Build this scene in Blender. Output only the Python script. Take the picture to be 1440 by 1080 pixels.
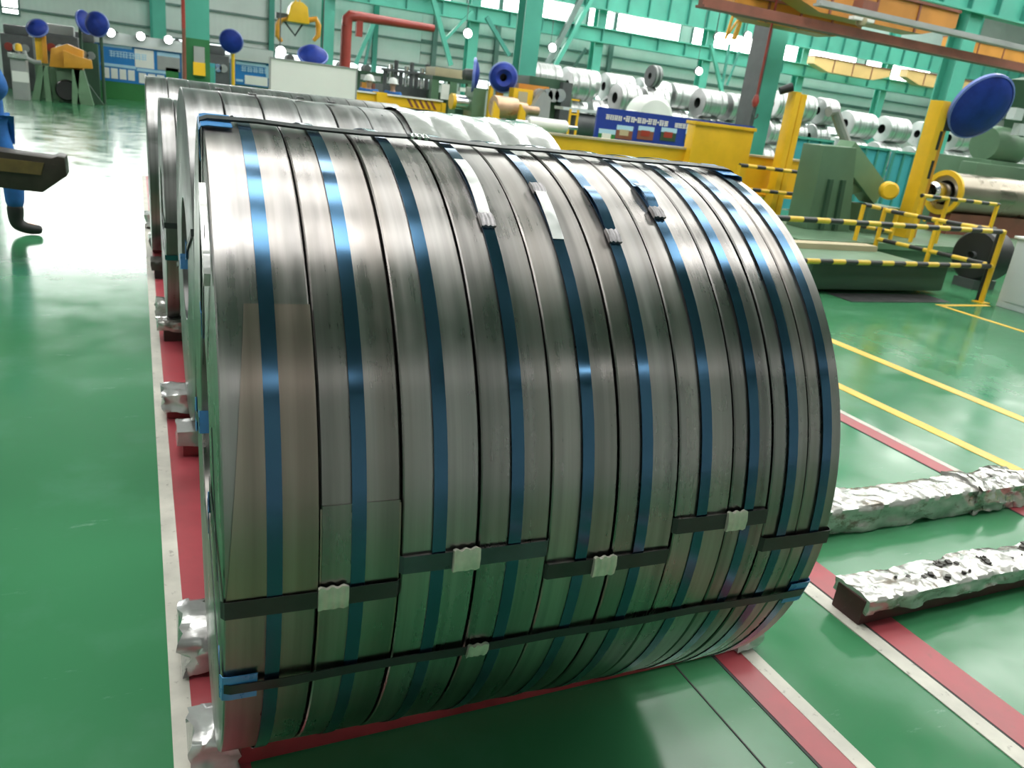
import bpy, bmesh, math, random
from mathutils import Vector, Matrix, noise as mnoise
random.seed(7)
PI = math.pi
for _o in list(bpy.data.objects): bpy.data.objects.remove(_o)
SC = bpy.context.scene
COL = SC.collection

# ------------------------------------------------------------------ camera
FPX = 1100.0                       # focal length in pixels of the 1440 px wide frame
EYE = 1.6                          # eye height, metres
RGT = Vector((0.9066, -0.4057, 0.1167)).normalized()
DWN = Vector((-0.0388, -0.3556, -0.9338))
DWN = (DWN - RGT * DWN.dot(RGT)).normalized()
FWD = RGT.cross(DWN)
if FWD.y < 0: FWD = -FWD
cam_d = bpy.data.cameras.new('camera'); cam = bpy.data.objects.new('camera', cam_d); COL.objects.link(cam)
cam_d.sensor_width = 36.0; cam_d.sensor_fit = 'HORIZONTAL'; cam_d.lens = FPX / 1440 * 36
cam.matrix_world = Matrix(((RGT.x, -DWN.x, -FWD.x, 0), (RGT.y, -DWN.y, -FWD.y, 0), (RGT.z, -DWN.z, -FWD.z, EYE), (0, 0, 0, 1)))
cam_d.clip_end = 300
cam_d.dof.use_dof = True; cam_d.dof.focus_distance = 1.75; cam_d.dof.aperture_fstop = 7.0
SC.camera = cam

# ------------------------------------------------------------------ world, exposure
SC.view_settings.view_transform = 'Standard'; SC.view_settings.look = 'None'
SC.view_settings.gamma = 1.0; SC.view_settings.use_curve_mapping = False
SC.view_settings.exposure = 0.06
W = bpy.data.worlds.new('world'); SC.world = W; W.use_nodes = True
W.node_tree.nodes['Background'].inputs[0].default_value = (0.75, 0.87, 1.0, 1)
W.node_tree.nodes['Background'].inputs[1].default_value = 1.0
SKYLIGHT = 9.6        # daylight through the roof lights
WINDOW = 9.0           # daylight through the wall windows

# ------------------------------------------------------------------ helpers
def at(u, v, Y):
    """point of the vertical plane Y = const seen at photo pixel (u, v)"""
    d = RGT * ((u - 720) / FPX) + DWN * ((v - 540) / FPX) + FWD
    t = Y / d.y
    return Vector((d.x * t, Y, EYE + d.z * t))
def floor_at(u, v, z=0.0):
    d = RGT * ((u - 720) / FPX) + DWN * ((v - 540) / FPX) + FWD
    t = (z - EYE) / d.z
    return Vector((d.x * t, d.y * t, z))

class MB:
    def __init__(s): s.v = []; s.f = []; s.m = []; s.cm = 0
    def add(s, vs, fs):
        b = len(s.v); s.v += [tuple(p) for p in vs]
        for f in fs: s.f.append(tuple(i + b for i in f)); s.m.append(s.cm)
        return s
    def box(s, x0, x1, y0, y1, z0, z1, M=None):
        vs = [Vector((x, y, z)) for z in (z0, z1) for y in (y0, y1) for x in (x0, x1)]
        if M is not None: vs = [M @ p for p in vs]
        return s.add(vs, [(0, 2, 3, 1), (4, 5, 7, 6), (0, 1, 5, 4), (2, 6, 7, 3), (0, 4, 6, 2), (1, 3, 7, 5)])
    def bar(s, p0, p1, w, h, up=(0, 0, 1)):
        """rectangular bar from p0 to p1, w across, h along up"""
        p0 = Vector(p0); p1 = Vector(p1); d = (p1 - p0).normalized(); up = Vector(up)
        sx = d.cross(up)
        if sx.length < 1e-5: sx = d.cross(Vector((0, 1, 0)))
        sx.normalize(); uz = sx.cross(d)
        vs = []
        for p in (p0, p1):
            for a, b in ((-1, -1), (1, -1), (1, 1), (-1, 1)): vs.append(p + sx * (a * w / 2) + uz * (b * h / 2))
        return s.add(vs, [(0, 1, 2, 3), (7, 6, 5, 4), (0, 4, 5, 1), (1, 5, 6, 2), (2, 6, 7, 3), (3, 7, 4, 0)])
    def cyl(s, p0, p1, r0, r1=None, n=16, caps=True):
        if r1 is None: r1 = r0
        p0 = Vector(p0); p1 = Vector(p1); d = (p1 - p0).normalized()
        a = d.orthogonal().normalized(); b = d.cross(a)
        vs = []
        for p, r in ((p0, r0), (p1, r1)):
            for i in range(n):
                t = 2 * PI * i / n; vs.append(p + (a * math.cos(t) + b * math.sin(t)) * r)
        fs = [(i, (i + 1) % n, n + (i + 1) % n, n + i) for i in range(n)]
        if caps: fs += [tuple(range(n - 1, -1, -1)), tuple(range(n, 2 * n))]
        return s.add(vs, fs)
    def tube(s, pts, r, n=8):
        pts = [Vector(p) for p in pts]; rings = []; ref = None
        for i, p in enumerate(pts):
            d = (pts[min(i + 1, len(pts) - 1)] - pts[max(i - 1, 0)]).normalized()
            if ref is None: ref = d.orthogonal().normalized()
            a = (ref - d * ref.dot(d)).normalized(); ref = a; b = d.cross(a)
            rr = r[i] if isinstance(r, (list, tuple)) else r
            rings.append([p + (a * math.cos(2 * PI * k / n) + b * math.sin(2 * PI * k / n)) * rr for k in range(n)])
        vs = [p for g in rings for p in g]; fs = []
        for i in range(len(rings) - 1):
            for k in range(n): fs.append((i * n + k, i * n + (k + 1) % n, (i + 1) * n + (k + 1) % n, (i + 1) * n + k))
        fs += [tuple(range(n - 1, -1, -1)), tuple((len(rings) - 1) * n + k for k in range(n))]
        return s.add(vs, fs)
    def prism(s, poly, axis, a, b):
        """polygon extruded along axis 'X','Y','Z'"""
        def P(u, v, t):
            return {'X': (t, u, v), 'Y': (u, t, v), 'Z': (u, v, t)}[axis]
        n = len(poly)
        vs = [P(u, v, a) for u, v in poly] + [P(u, v, b) for u, v in poly]
        fs = [(i, (i + 1) % n, n + (i + 1) % n, n + i) for i in range(n)] + [tuple(range(n - 1, -1, -1)), tuple(range(n, 2 * n))]
        return s.add(vs, fs)
    def lathe(s, prof, o=(0, 0, 0), d=(1, 0, 0), n=32, closed=False):
        """profile [(radius, along)] turned about axis d through o"""
        o = Vector(o); d = Vector(d).normalized(); a = d.orthogonal().normalized(); b = d.cross(a)
        vs = []
        for r, h in prof:
            for i in range(n):
                t = 2 * PI * i / n; vs.append(o + d * h + (a * math.cos(t) + b * math.sin(t)) * r)
        m = len(prof); fs = []
        for j in range(m if closed else m - 1):
            k = (j + 1) % m
            for i in range(n): fs.append((j * n + i, j * n + (i + 1) % n, k * n + (i + 1) % n, k * n + i))
        return s.add(vs, fs)
    def arcband(s, x0, x1, r0, r1, yc, zc, a0, a1, n=24):
        """curved sheet on a cylinder about the X axis; angles in degrees from the front (-Y) upwards; r0/r1 number or function"""
        f0 = r0 if callable(r0) else (lambda t: r0); f1 = r1 if callable(r1) else (lambda t: r1)
        X0 = x0 if callable(x0) else (lambda t: x0); X1 = x1 if callable(x1) else (lambda t: x1)
        vs = []
        for i in range(n + 1):
            k = i / n; t = math.radians(a0 + (a1 - a0) * k); c, q = -math.cos(t), math.sin(t)
            for x, r in ((X0(k), f0(k)), (X1(k), f0(k)), (X1(k), f1(k)), (X0(k), f1(k))): vs.append((x, yc + c * r, zc + q * r))
        fs = []
        for i in range(n):
            b = i * 4
            for k in range(4): fs.append((b + k, b + (k + 1) % 4, b + 4 + (k + 1) % 4, b + 4 + k))
        fs += [(3, 2, 1, 0), tuple(n * 4 + k for k in range(4))]
        return s.add(vs, fs)
    def build(s, name, mat, parent=None, bevel=0.0, smooth=True, angle=35, loc=None):
        me = bpy.data.meshes.new(name)
        vs = s.v
        if loc is not None: L = Vector(loc); vs = [tuple(Vector(p) - L) for p in vs]
        me.from_pydata(vs, [], s.f); 
        mats = mat if isinstance(mat, (list, tuple)) else [mat]
        for m in mats: me.materials.append(m)
        if len(mats) > 1:
            for p, i in zip(me.polygons, s.m): p.material_index = i
        bm = bmesh.new(); bm.from_mesh(me)
        bmesh.ops.recalc_face_normals(bm, faces=bm.faces)
        if bevel > 0: bmesh.ops.bevel(bm, geom=list(bm.edges), offset=bevel, segments=2, affect='EDGES', profile=0.7, clamp_overlap=True)
        bm.to_mesh(me); bm.free()
        if smooth:
            for p in me.polygons: p.use_smooth = True
            me.set_sharp_from_angle(angle=math.radians(angle))
        o = bpy.data.objects.new(name, me); COL.objects.link(o)
        if loc is not None and parent is None: o.location = loc
        if parent is not None: o.parent = parent; o.matrix_parent_inverse = parent_inv(parent)
        if parent is not None and loc is not None: o.location = loc
        return o
def parent_inv(p):
    m = Matrix.Identity(4); q = p
    chain = []
    while q is not None: chain.append(q); q = q.parent
    for q in reversed(chain):
        b = Matrix.LocRotScale(q.location, q.rotation_euler, q.scale)
        m = m @ (q.matrix_parent_inverse if q.parent else Matrix.Identity(4)) @ b
    return m.inverted()
def tag(o, label, cat, group=None):
    o['label'] = label; o['category'] = cat
    if group: o['group'] = group
    return o
def thing(name, label, cat, loc=(0, 0, 0), group=None):
    o = bpy.data.objects.new(name, None); COL.objects.link(o); o.location = loc; o.empty_display_size = 0.1
    return tag(o, label, cat, group)
def struct(o): o['kind'] = 'structure'; return o
def one(mb, name, mat, label, cat, group=None, **k): return tag(mb.build(name, mat, None, **k), label, cat, group)

# ------------------------------------------------------------------ materials
def nodes(name):
    m = bpy.data.materials.new(name); m.use_nodes = True; nt = m.node_tree
    return m, nt, nt.nodes['Principled BSDF']
def N(nt, t, **k):
    n = nt.nodes.new(t)
    for a, b in k.items(): setattr(n, a, b)
    return n
def mapped(nt, scale=(1, 1, 1), coord='Object'):
    tc = N(nt, 'ShaderNodeTexCoord'); mp = N(nt, 'ShaderNodeMapping'); mp.inputs['Scale'].default_value = scale
    nt.links.new(tc.outputs[coord], mp.inputs[0]); return mp.outputs[0]
def noise(nt, vec, scale, detail=4, rough=0.55):
    n = N(nt, 'ShaderNodeTexNoise'); n.inputs['Scale'].default_value = scale; n.inputs['Detail'].default_value = detail
    n.inputs['Roughness'].default_value = rough; nt.links.new(vec, n.inputs['Vector']); return n.outputs['Fac']
def ramp(nt, fac, stops):
    r = N(nt, 'ShaderNodeValToRGB'); e = r.color_ramp.elements
    while len(e) < len(stops): e.new(0.5)
    for k, (p, c) in zip(e, stops): k.position = p; k.color = (c[0], c[1], c[2], 1)
    nt.links.new(fac, r.inputs[0]); return r.outputs[0]
def mrange(nt, fac, lo, hi, a=0.3, b=0.7):
    r = N(nt, 'ShaderNodeMapRange'); r.inputs[1].default_value = a; r.inputs[2].default_value = b
    r.inputs[3].default_value = lo; r.inputs[4].default_value = hi; nt.links.new(fac, r.inputs[0]); return r.outputs[0]
def mixc(nt, fac, a, b, mode='MIX'):
    m = N(nt, 'ShaderNodeMix', data_type='RGBA', blend_type=mode)
    for sock, val in ((m.inputs[0], fac), (m.inputs[6], a), (m.inputs[7], b)):
        if hasattr(val, 'links') or hasattr(val, 'is_linked'): nt.links.new(val, sock)
        elif isinstance(val, (int, float)): sock.default_value = val
        else: sock.default_value = (val[0], val[1], val[2], 1)
    return m.outputs[2]
def bump(nt, bsdf, h, strength=0.2, dist=0.01):
    b = N(nt, 'ShaderNodeBump'); b.inputs['Strength'].default_value = strength; b.inputs['Distance'].default_value = dist
    nt.links.new(h, b.inputs['Height']); nt.links.new(b.outputs[0], bsdf.inputs['Normal'])
def paint(name, c, rough=0.45, metal=0.0, var=0.18, scale=3.0, wear=0.0, spec=0.5, coat=0.0):
    m, nt, b = nodes(name)
    v = mapped(nt); f = noise(nt, v, scale, 5)
    d = tuple(x * (1 - var) for x in c); l = tuple(min(1, x * (1 + var)) for x in c)
    colr = ramp(nt, f, [(0.3, d), (0.7, l)])
    if wear > 0:
        f2 = noise(nt, v, scale * 5, 6, 0.7)
        r2 = ramp(nt, f2, [(0.60, (0, 0, 0)), (0.70, (wear, wear, wear))])
        colr = mixc(nt, r2, colr, (0.10, 0.075, 0.06))
    nt.links.new(colr, b.inputs['Base Color'])
    nt.links.new(mrange(nt, f, max(0.03, rough - 0.1), min(1, rough + 0.1)), b.inputs['Roughness'])
    b.inputs['Metallic'].default_value = metal; b.inputs['Specular IOR Level'].default_value = spec
    b.inputs['Coat Weight'].default_value = coat
    return m
def emit(name, c, s):
    m, nt, b = nodes(name); b.inputs['Base Color'].default_value = (*c, 1)
    b.inputs['Emission Color'].default_value = (*c, 1); b.inputs['Emission Strength'].default_value = s
    b.inputs['Roughness'].default_value = 0.4; return m
def coil_steel(name, dark, light, brown=0.35, rlo=0.26, rhi=0.46, aniso=0.55):
    m, nt, b = nodes(name)
    v = mapped(nt, (55, 1.4, 1.4)); fine = noise(nt, v, 1.0, 6, 0.62)
    v2 = mapped(nt, (9, 0.7, 0.7)); broad = noise(nt, v2, 1.0, 3)
    v3 = mapped(nt, (3, 3, 3)); blot = noise(nt, v3, 1.6, 5, 0.6)
    c = ramp(nt, fine, [(0.25, dark), (0.75, light)])
    oi = N(nt, 'ShaderNodeObjectInfo')
    tone = noise(nt, mapped(nt, (26, 0.35, 0.35)), 1.0, 2)
    tv = mrange(nt, tone, 0.74, 1.16, 0.35, 0.65); tc_ = N(nt, 'ShaderNodeCombineColor')
    for i in range(3): nt.links.new(tv, tc_.inputs[i])
    c = mixc(nt, 1.0, c, tc_.outputs[0], 'MULTIPLY')
    bf = mrange(nt, broad, 0.0, brown, 0.4, 0.7)
    c = mixc(nt, bf, c, (0.20, 0.155, 0.125))
    tint = mrange(nt, oi.outputs['Random'], 0.82, 1.08, 0, 1)
    cc = N(nt, 'ShaderNodeCombineColor')
    for i in range(3): nt.links.new(tint, cc.inputs[i])
    c = mixc(nt, 1.0, c, cc.outputs[0], 'MULTIPLY')
    sp = noise(nt, mapped(nt, (30, 30, 30)), 1.4, 6, 0.75)
    c = mixc(nt, ramp(nt, sp, [(0.70, (0, 0, 0)), (0.80, (0.22, 0.22, 0.22))]), c, (0.07, 0.06, 0.055))
    nt.links.new(c, b.inputs['Base Color'])
    add = N(nt, 'ShaderNodeMath', operation='ADD'); nt.links.new(mrange(nt, fine, rlo, rhi), add.inputs[0])
    nt.links.new(mrange(nt, blot, -0.06, 0.10), add.inputs[1]); nt.links.new(add.outputs[0], b.inputs['Roughness'])
    b.inputs['Metallic'].default_value = 1.0; b.inputs['Anisotropic'].default_value = aniso; b.inputs['Anisotropic Rotation'].default_value = 0.25
    tg = N(nt, 'ShaderNodeTangent', direction_type='RADIAL', axis='X'); nt.links.new(tg.outputs[0], b.inputs['Tangent'])
    bump(nt, b, fine, 0.03, 0.002)
    return m
def film_mat(name, c, dirt=0.5, edge=0.57):
    m, nt, b = nodes(name)
    v = mapped(nt, (1, 1, 1)); f = noise(nt, v, 9, 5, 0.6)
    tc = N(nt, 'ShaderNodeTexCoord'); mp = N(nt, 'ShaderNodeMapping'); mp.inputs['Scale'].default_value = (4, 17, 17)
    mp.inputs['Rotation'].default_value = (0.3, 0.5, 0.45); nt.links.new(tc.outputs['Object'], mp.inputs[0])
    w = noise(nt, mp.outputs[0], 1.3, 2, 0.5)            # long drawn wrinkles
    g = N(nt, 'ShaderNodeMath', operation='ABSOLUTE'); s_ = N(nt, 'ShaderNodeMath', operation='SUBTRACT'); s_.inputs[1].default_value = 0.5
    nt.links.new(w, s_.inputs[0]); nt.links.new(s_.outputs[0], g.inputs[0])
    col = ramp(nt, f, [(0.30, tuple(x * 0.8 for x in c)), (0.6, c), (0.85, tuple(min(.85, x * 1.35) for x in c))])
    d = noise(nt, mapped(nt, (1, 1.5, 2)), 7, 8, 0.75)
    col = mixc(nt, ramp(nt, d, [(edge, (0, 0, 0)), (edge + 0.09, (dirt, dirt, dirt))]), col, (0.16, 0.115, 0.08))
    nt.links.new(col, b.inputs['Base Color']); b.inputs['Roughness'].default_value = 0.2
    b.inputs['Metallic'].default_value = 0.45; b.inputs['Coat Weight'].default_value = 0.7; b.inputs['Coat Roughness'].default_value = 0.08
    bump(nt, b, g.outputs[0], 0.4, 0.008); return m
def floor_mat():
    m, nt, b = nodes('green_epoxy_floor')
    v = mapped(nt); big = noise(nt, v, 0.35, 4); mid = noise(nt, v, 2.2, 6, 0.6); fine = noise(nt, v, 18, 5, 0.65)
    c = ramp(nt, big, [(0.3, (0.040, 0.180, 0.078)), (0.7, (0.056, 0.230, 0.106))])
    c = mixc(nt, ramp(nt, mid, [(0.52, (0, 0, 0)), (0.75, (0.45, 0.45, 0.45))]), c, (0.085, 0.26, 0.155))
    sc = noise(nt, mapped(nt, (1.0, 3.5, 1)), 3.2, 8, 0.72)
    c = mixc(nt, ramp(nt, sc, [(0.63, (0, 0, 0)), (0.73, (0.35, 0.35, 0.35))]), c, (0.34, 0.48, 0.40))
    dk = noise(nt, mapped(nt, (0.8, 0.8, 1)), 5.5, 7, 0.7)
    c = mixc(nt, ramp(nt, dk, [(0.68, (0, 0, 0)), (0.78, (0.5, 0.5, 0.5))]), c, (0.10, 0.10, 0.06))
    nt.links.new(c, b.inputs['Base Color'])
    nt.links.new(mrange(nt, mid, 0.10, 0.24), b.inputs['Roughness'])
    b.inputs['Specular IOR Level'].default_value = 0.32
    wv = noise(nt, v, 5.0, 3); bump(nt, b, wv, 0.05, 0.01)
    return m
def clad_mat(name, c):
    m, nt, b = nodes(name)
    v = mapped(nt); w = N(nt, 'ShaderNodeTexWave', wave_type='BANDS', bands_direction='X'); w.inputs['Scale'].default_value = 1.3
    w.inputs['Distortion'].default_value = 0.0; nt.links.new(v, w.inputs[0])
    f = noise(nt, v, 0.5, 4)
    nt.links.new(ramp(nt, f, [(0.3, tuple(x * 0.9 for x in c)), (0.7, tuple(x * 1.08 for x in c))]), b.inputs['Base Color'])
    b.inputs['Roughness'].default_value = 0.55; bump(nt, b, w.outputs['Fac'], 0.08, 0.03); return m
def striped(name, period, ca, cb, axis='X'):
    m, nt, b = nodes(name)
    tc = N(nt, 'ShaderNodeTexCoord'); sp = N(nt, 'ShaderNodeSeparateXYZ'); nt.links.new(tc.outputs['Object'], sp.inputs[0])
    a = sp.outputs['XYZ'.index(axis)]
    d = N(nt, 'ShaderNodeMath', operation='DIVIDE'); d.inputs[1].default_value = period; nt.links.new(a, d.inputs[0])
    fr = N(nt, 'ShaderNodeMath', operation='FRACT'); nt.links.new(d.outputs[0], fr.inputs[0])
    gt = N(nt, 'ShaderNodeMath', operation='GREATER_THAN'); gt.inputs[1].default_value = 0.5; nt.links.new(fr.outputs[0], gt.inputs[0])
    nt.links.new(mixc(nt, gt.outputs[0], ca, cb), b.inputs['Base Color']); b.inputs['Roughness'].default_value = 0.4; return m

M = {}
M['steel'] = coil_steel('slit_coil_steel', (0.25, 0.238, 0.238), (0.365, 0.347, 0.34), 0.35, 0.25, 0.35, 0.5)
M['steel_bg'] = coil_steel('bright_coil_steel', (0.58, 0.58, 0.585), (0.78, 0.78, 0.785), 0.05, 0.28, 0.42, 0.3)
M['steel_mid'] = coil_steel('grey_coil_steel', (0.27, 0.27, 0.275), (0.40, 0.40, 0.405), 0.2, 0.28, 0.40, 0.4)
M['tail'] = coil_steel('brown_tail_sheet', (0.34, 0.27, 0.235), (0.44, 0.36, 0.32), 0.5, 0.30, 0.42)
M['strap'] = paint('blue_steel_strap', (0.05, 0.115, 0.20), 0.17, 0.9, 0.12, 5)
M['strap_sheen'] = paint('sheen_strap', (0.72, 0.72, 0.73), 0.38, 0.8, 0.08, 20)  # bright sheen of the lifted strap tails put into the base colour
M['band'] = paint('dark_steel_band', (0.022, 0.024, 0.027), 0.42, 0.0, 0.25, 12, spec=0.35)
M['band_mid'] = paint('grey_blue_band', (0.06, 0.085, 0.092), 0.36, 0.5, 0.25, 12)
M['band_pair'] = paint('worn_dark_band', (0.034, 0.038, 0.037), 0.4, 0.3, 0.25, 12)
M['seal'] = paint('zinc_seal', (0.62, 0.60, 0.52), 0.42, 0.55, 0.15, 40)
M['seal_dark'] = paint('dark_seal', (0.22, 0.21, 0.22), 0.4, 0.9, 0.3, 60)
M['prot'] = paint('blue_edge_protector', (0.05, 0.22, 0.52), 0.33, 0.0, 0.2, 20)
M['beam'] = paint('maroon_beam', (0.27, 0.028, 0.036), 0.5, 0.0, 0.35, 8, 0.5)
M['beam_dark'] = paint('dark_maroon_beam', (0.055, 0.018, 0.016), 0.55, 0.0, 0.35, 9, 0.5)
M['film'] = film_mat('clear_plastic_film', (0.62, 0.62, 0.62), 0.08)
M['film_dirty'] = film_mat('dirty_plastic_film', (0.50, 0.485, 0.465), 0.8, 0.53)
M['grime'] = paint('torn_dark_film', (0.05, 0.045, 0.04), 0.6, 0.0, 0.5, 20)
M['floor'] = floor_mat()
M['red_line'] = paint('red_floor_paint', (0.36, 0.055, 0.07), 0.38, 0.0, 0.2, 4, 0.25)
M['white_line'] = paint('white_floor_paint', (0.54, 0.515, 0.46), 0.5, 0.0, 0.2, 6, 0.6)
M['yellow_line'] = paint('yellow_floor_paint', (0.78, 0.47, 0.05), 0.4, 0.0, 0.1, 4)
M['joint'] = paint('dark_joint', (0.03, 0.03, 0.03), 0.7)
M['turq'] = paint('turquoise_steel', (0.085, 0.40, 0.31), 0.45, 0.0, 0.14, 0.8)
M['turq_d'] = paint('deep_turquoise_steel', (0.05, 0.27, 0.22), 0.5, 0.0, 0.15, 0.8)
M['cyan'] = paint('cyan_panel', (0.06, 0.36, 0.42), 0.45, 0.0, 0.15, 1.2)
M['green'] = paint('machine_green', (0.105, 0.19, 0.115), 0.42, 0.0, 0.15, 1.5, 0.1)
M['green_d'] = paint('dark_machine_green', (0.035, 0.085, 0.05), 0.5, 0.0, 0.2, 1.5)
M['green_l'] = paint('pale_machine_green', (0.16, 0.28, 0.17), 0.42, 0.0, 0.15, 1.5)
M['pgreen'] = paint('lower_column_green', (0.03, 0.17, 0.06), 0.45, 0.0, 0.12, 1)
M['yellow'] = paint('safety_yellow', (0.86, 0.50, 0.02), 0.4, 0.0, 0.1, 2, 0.06)
M['orange'] = paint('orange_yellow', (0.72, 0.33, 0.03), 0.42, 0.0, 0.12, 2)
M['crane'] = paint('crane_orange', (0.55, 0.23, 0.04), 0.45, 0.0, 0.2, 0.8)
M['crane_l'] = paint('crane_pale_orange', (0.72, 0.48, 0.20), 0.45, 0.0, 0.1, 0.8)
M['brown'] = paint('rust_brown', (0.22, 0.075, 0.05), 0.55, 0.0, 0.25, 2)
M['redpipe'] = paint('red_pipe', (0.32, 0.04, 0.03), 0.4, 0.0, 0.15, 2)
M['tan'] = paint('tan_panel', (0.50, 0.42, 0.28), 0.5, 0.0, 0.12, 1.5)
M['grey'] = paint('grey_paint', (0.33, 0.34, 0.34), 0.45, 0.0, 0.12, 1.5)
M['grey_l'] = paint('light_grey_cabinet', (0.56, 0.60, 0.61), 0.4, 0.0, 0.06, 1.2)
M['grey_d'] = paint('dark_grey', (0.085, 0.09, 0.095), 0.45, 0.0, 0.25, 3)
M['white'] = paint('white_panel', (0.82, 0.82, 0.80), 0.45, 0.0, 0.04, 1)
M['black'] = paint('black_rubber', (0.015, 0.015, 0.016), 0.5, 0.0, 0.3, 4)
M['blue'] = paint('royal_blue_disc', (0.018, 0.042, 0.30), 0.5, 0.0, 0.3, 4, spec=0.25)
M['blue_edge'] = paint('pale_blue_rim', (0.16, 0.22, 0.60), 0.4, 0.0, 0.2, 4)
M['banner'] = paint('banner_blue', (0.006, 0.04, 0.32), 0.45, 0.0, 0.08, 2)
M['board'] = paint('board_blue', (0.015, 0.20, 0.56), 0.4, 0.0, 0.1, 2)
M['board_l'] = paint('board_pale_blue', (0.42, 0.66, 0.85), 0.4, 0.0, 0.08, 2)
M['board_g'] = paint('board_green', (0.03, 0.20, 0.05), 0.45, 0.0, 0.1, 2)
M['chrome'] = paint('bright_steel', (0.72, 0.72, 0.73), 0.22, 1.0, 0.12, 5)
M['bronze'] = paint('bronze_sheet_coil', (0.36, 0.31, 0.25), 0.30, 0.9, 0.12, 2)
M['copper'] = paint('copper_roll', (0.50, 0.33, 0.22), 0.35, 0.5, 0.15, 4)
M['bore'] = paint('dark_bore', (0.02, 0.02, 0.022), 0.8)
M['wall'] = clad_mat('grey_cladding', (0.66, 0.675, 0.67))
M['wall_p'] = clad_mat('pale_cladding', (0.68, 0.65, 0.645))
M['girt'] = paint('grey_green_girt', (0.15, 0.21, 0.20), 0.5, 0.0, 0.15, 1)
M['roof'] = paint('roof_sheet', (0.36, 0.40, 0.40), 0.6, 0.0, 0.1, 0.5)
M['wblue'] = paint('worker_blue_cloth', (0.02, 0.13, 0.42), 0.8, 0.0, 0.25, 9)
M['skin'] = paint('skin', (0.52, 0.30, 0.21), 0.5, 0.0, 0.06, 20)
M['helmet'] = paint('white_helmet', (0.8, 0.8, 0.8), 0.3, 0.0, 0.03, 4)
M['hook'] = paint('dark_brown_steel', (0.045, 0.035, 0.028), 0.5, 0.3, 0.35, 5, 0.4)
M['hook_p'] = paint('olive_rust_panel', (0.13, 0.085, 0.025), 0.6, 0.0, 0.4, 6, 0.4)
M['hazx'] = striped('black_yellow_rail', 0.36, (0.80, 0.52, 0.05), (0.03, 0.03, 0.03), 'X')
M['hazy'] = striped('black_yellow_rail_side', 0.42, (0.80, 0.52, 0.05), (0.03, 0.03, 0.03), 'Y')
M['day'] = emit('daylit_roof_light', (1.0, 0.985, 0.95), SKYLIGHT)
M['win'] = emit('daylit_window', (1.0, 0.99, 0.97), WINDOW)
M['wall_dark'] = clad_mat('dark_cladding', (0.26, 0.28, 0.28))
M['win_low'] = emit('daylit_low_window', (0.93, 0.98, 1.0), 2.2)
M['lamp'] = emit('lamp_glass', (1.0, 0.99, 0.95), 14.0)
# ------------------------------------------------------------------ the hall
XL, XR, YF, YB, ZR = -22.0, 62.0, -16.0, 42.5, 12.5
struct(MB().box(XL, XR, YF, YB, -0.2, 0).build('floor', M['floor']))
struct(MB().box(XL, XR, YB, YB + 0.3, 0, ZR).build('wall_back', M['wall']))
struct(MB().box(XL, XR, YF - 0.3, YF, 0, ZR).build('wall_front', M['wall']))
struct(MB().box(XL - 0.3, XL, YF, YB, 0, ZR).build('wall_left', M['wall']))
struct(MB().box(XR, XR + 0.3, YF, YB, 0, ZR).build('wall_right', M['wall']))
struct(MB().box(XL, XR, YF, YB, ZR, ZR + 0.2).build('ceiling', M['roof']))
wn = [0]
def window(x0, x1, z0, z1, mat, bars=4):
    wn[0] += 1
    f = MB(); y = YB - 0.12
    f.box(x0 - .08, x1 + .08, y, YB, z1, z1 + .08).box(x0 - .08, x1 + .08, y, YB, z0 - .08, z0)
    f.box(x0 - .08, x0, y, YB, z0, z1).box(x1, x1 + .08, y, YB, z0, z1)
    for i in range(1, bars):
        x = x0 + (x1 - x0) * i / bars; f.box(x - .03, x + .03, y + .02, YB, z0, z1)
    o = struct(f.build('window_%d' % wn[0], M['girt']))
    MB().box(x0, x1, YB - .06, YB - .03, z0, z1).build('pane', mat, o)
COLX = [-6.2 + 7.2 * k for k in range(-1, 9)]
for k in range(len(COLX) - 1):
    a, b = COLX[k] + .5, COLX[k + 1] - .5
    if COLX[k] < 0: window(a, b, 4.35, 8.2, M['win'])
    else: window(a, b, 5.4, 7.7, M['win'])
    if 0 <= COLX[k] < 40: window(a, b, 2.05, 2.45, M['win_low'])
# a bright doorway-height light in the left bay
p0, p1 = at(3, 2, YB), at(26, 20, YB)
window(p0.x, p1.x, p1.z, p1.z + 1.4, M['win'], 1)
# roof lights: long translucent strips
for y in (1.7, 5.9, 10.1, 14.3, 18.5, 22.7, 26.9, 31.1, 35.3):
    for a, b in ((-15, -8.5), (-3.5, 3.4), (8.6, 14.2), (19.5, 26), (31, 37.5), (42.5, 49)):
        if y > 12 and a < 5: continue      # left panels dropped further back to keep their reflection off the floor
        wn[0] += 1
        o = struct(MB().box(a - .1, b + .1, y - 1.25, y + 1.25, ZR - .06, ZR).build('window_%d' % wn[0], M['roof']))
        MB().box(a, b, y - 1.15, y + 1.15, ZR - .09, ZR - .06).build('pane', M['day'], o)
for a, b in ((-15, -8.5), (-3.5, 3.4), (8.6, 14.2), (19.5, 26)):
    wn[0] += 1
    o = struct(MB().box(a - .1, b + .1, -13.2, -12.4, ZR - .06, ZR).build('window_%d' % wn[0], M['roof']))
    MB().box(a, b, -13.1, -12.5, ZR - .09, ZR - .06).build('pane', M['day'], o)
tn = [0]
def trim(mb, mat, **k):
    tn[0] += 1
    return struct(mb.build('trim_%d' % tn[0], mat, **k))
# cladding rails along the back wall
for z in (2.75, 3.85):
    trim(MB().box(XL, XR, YB - .1, YB, z, z + .09), M['girt'])
trim(MB().box(13.5, XR, YB - .04, YB, 2.85, 5.2), M['wall_p'])
for z in (3.35, 3.95, 4.6):
    trim(MB().box(13.5, XR, YB - .14, YB - .04, z, z + .09), M['girt'])
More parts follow.
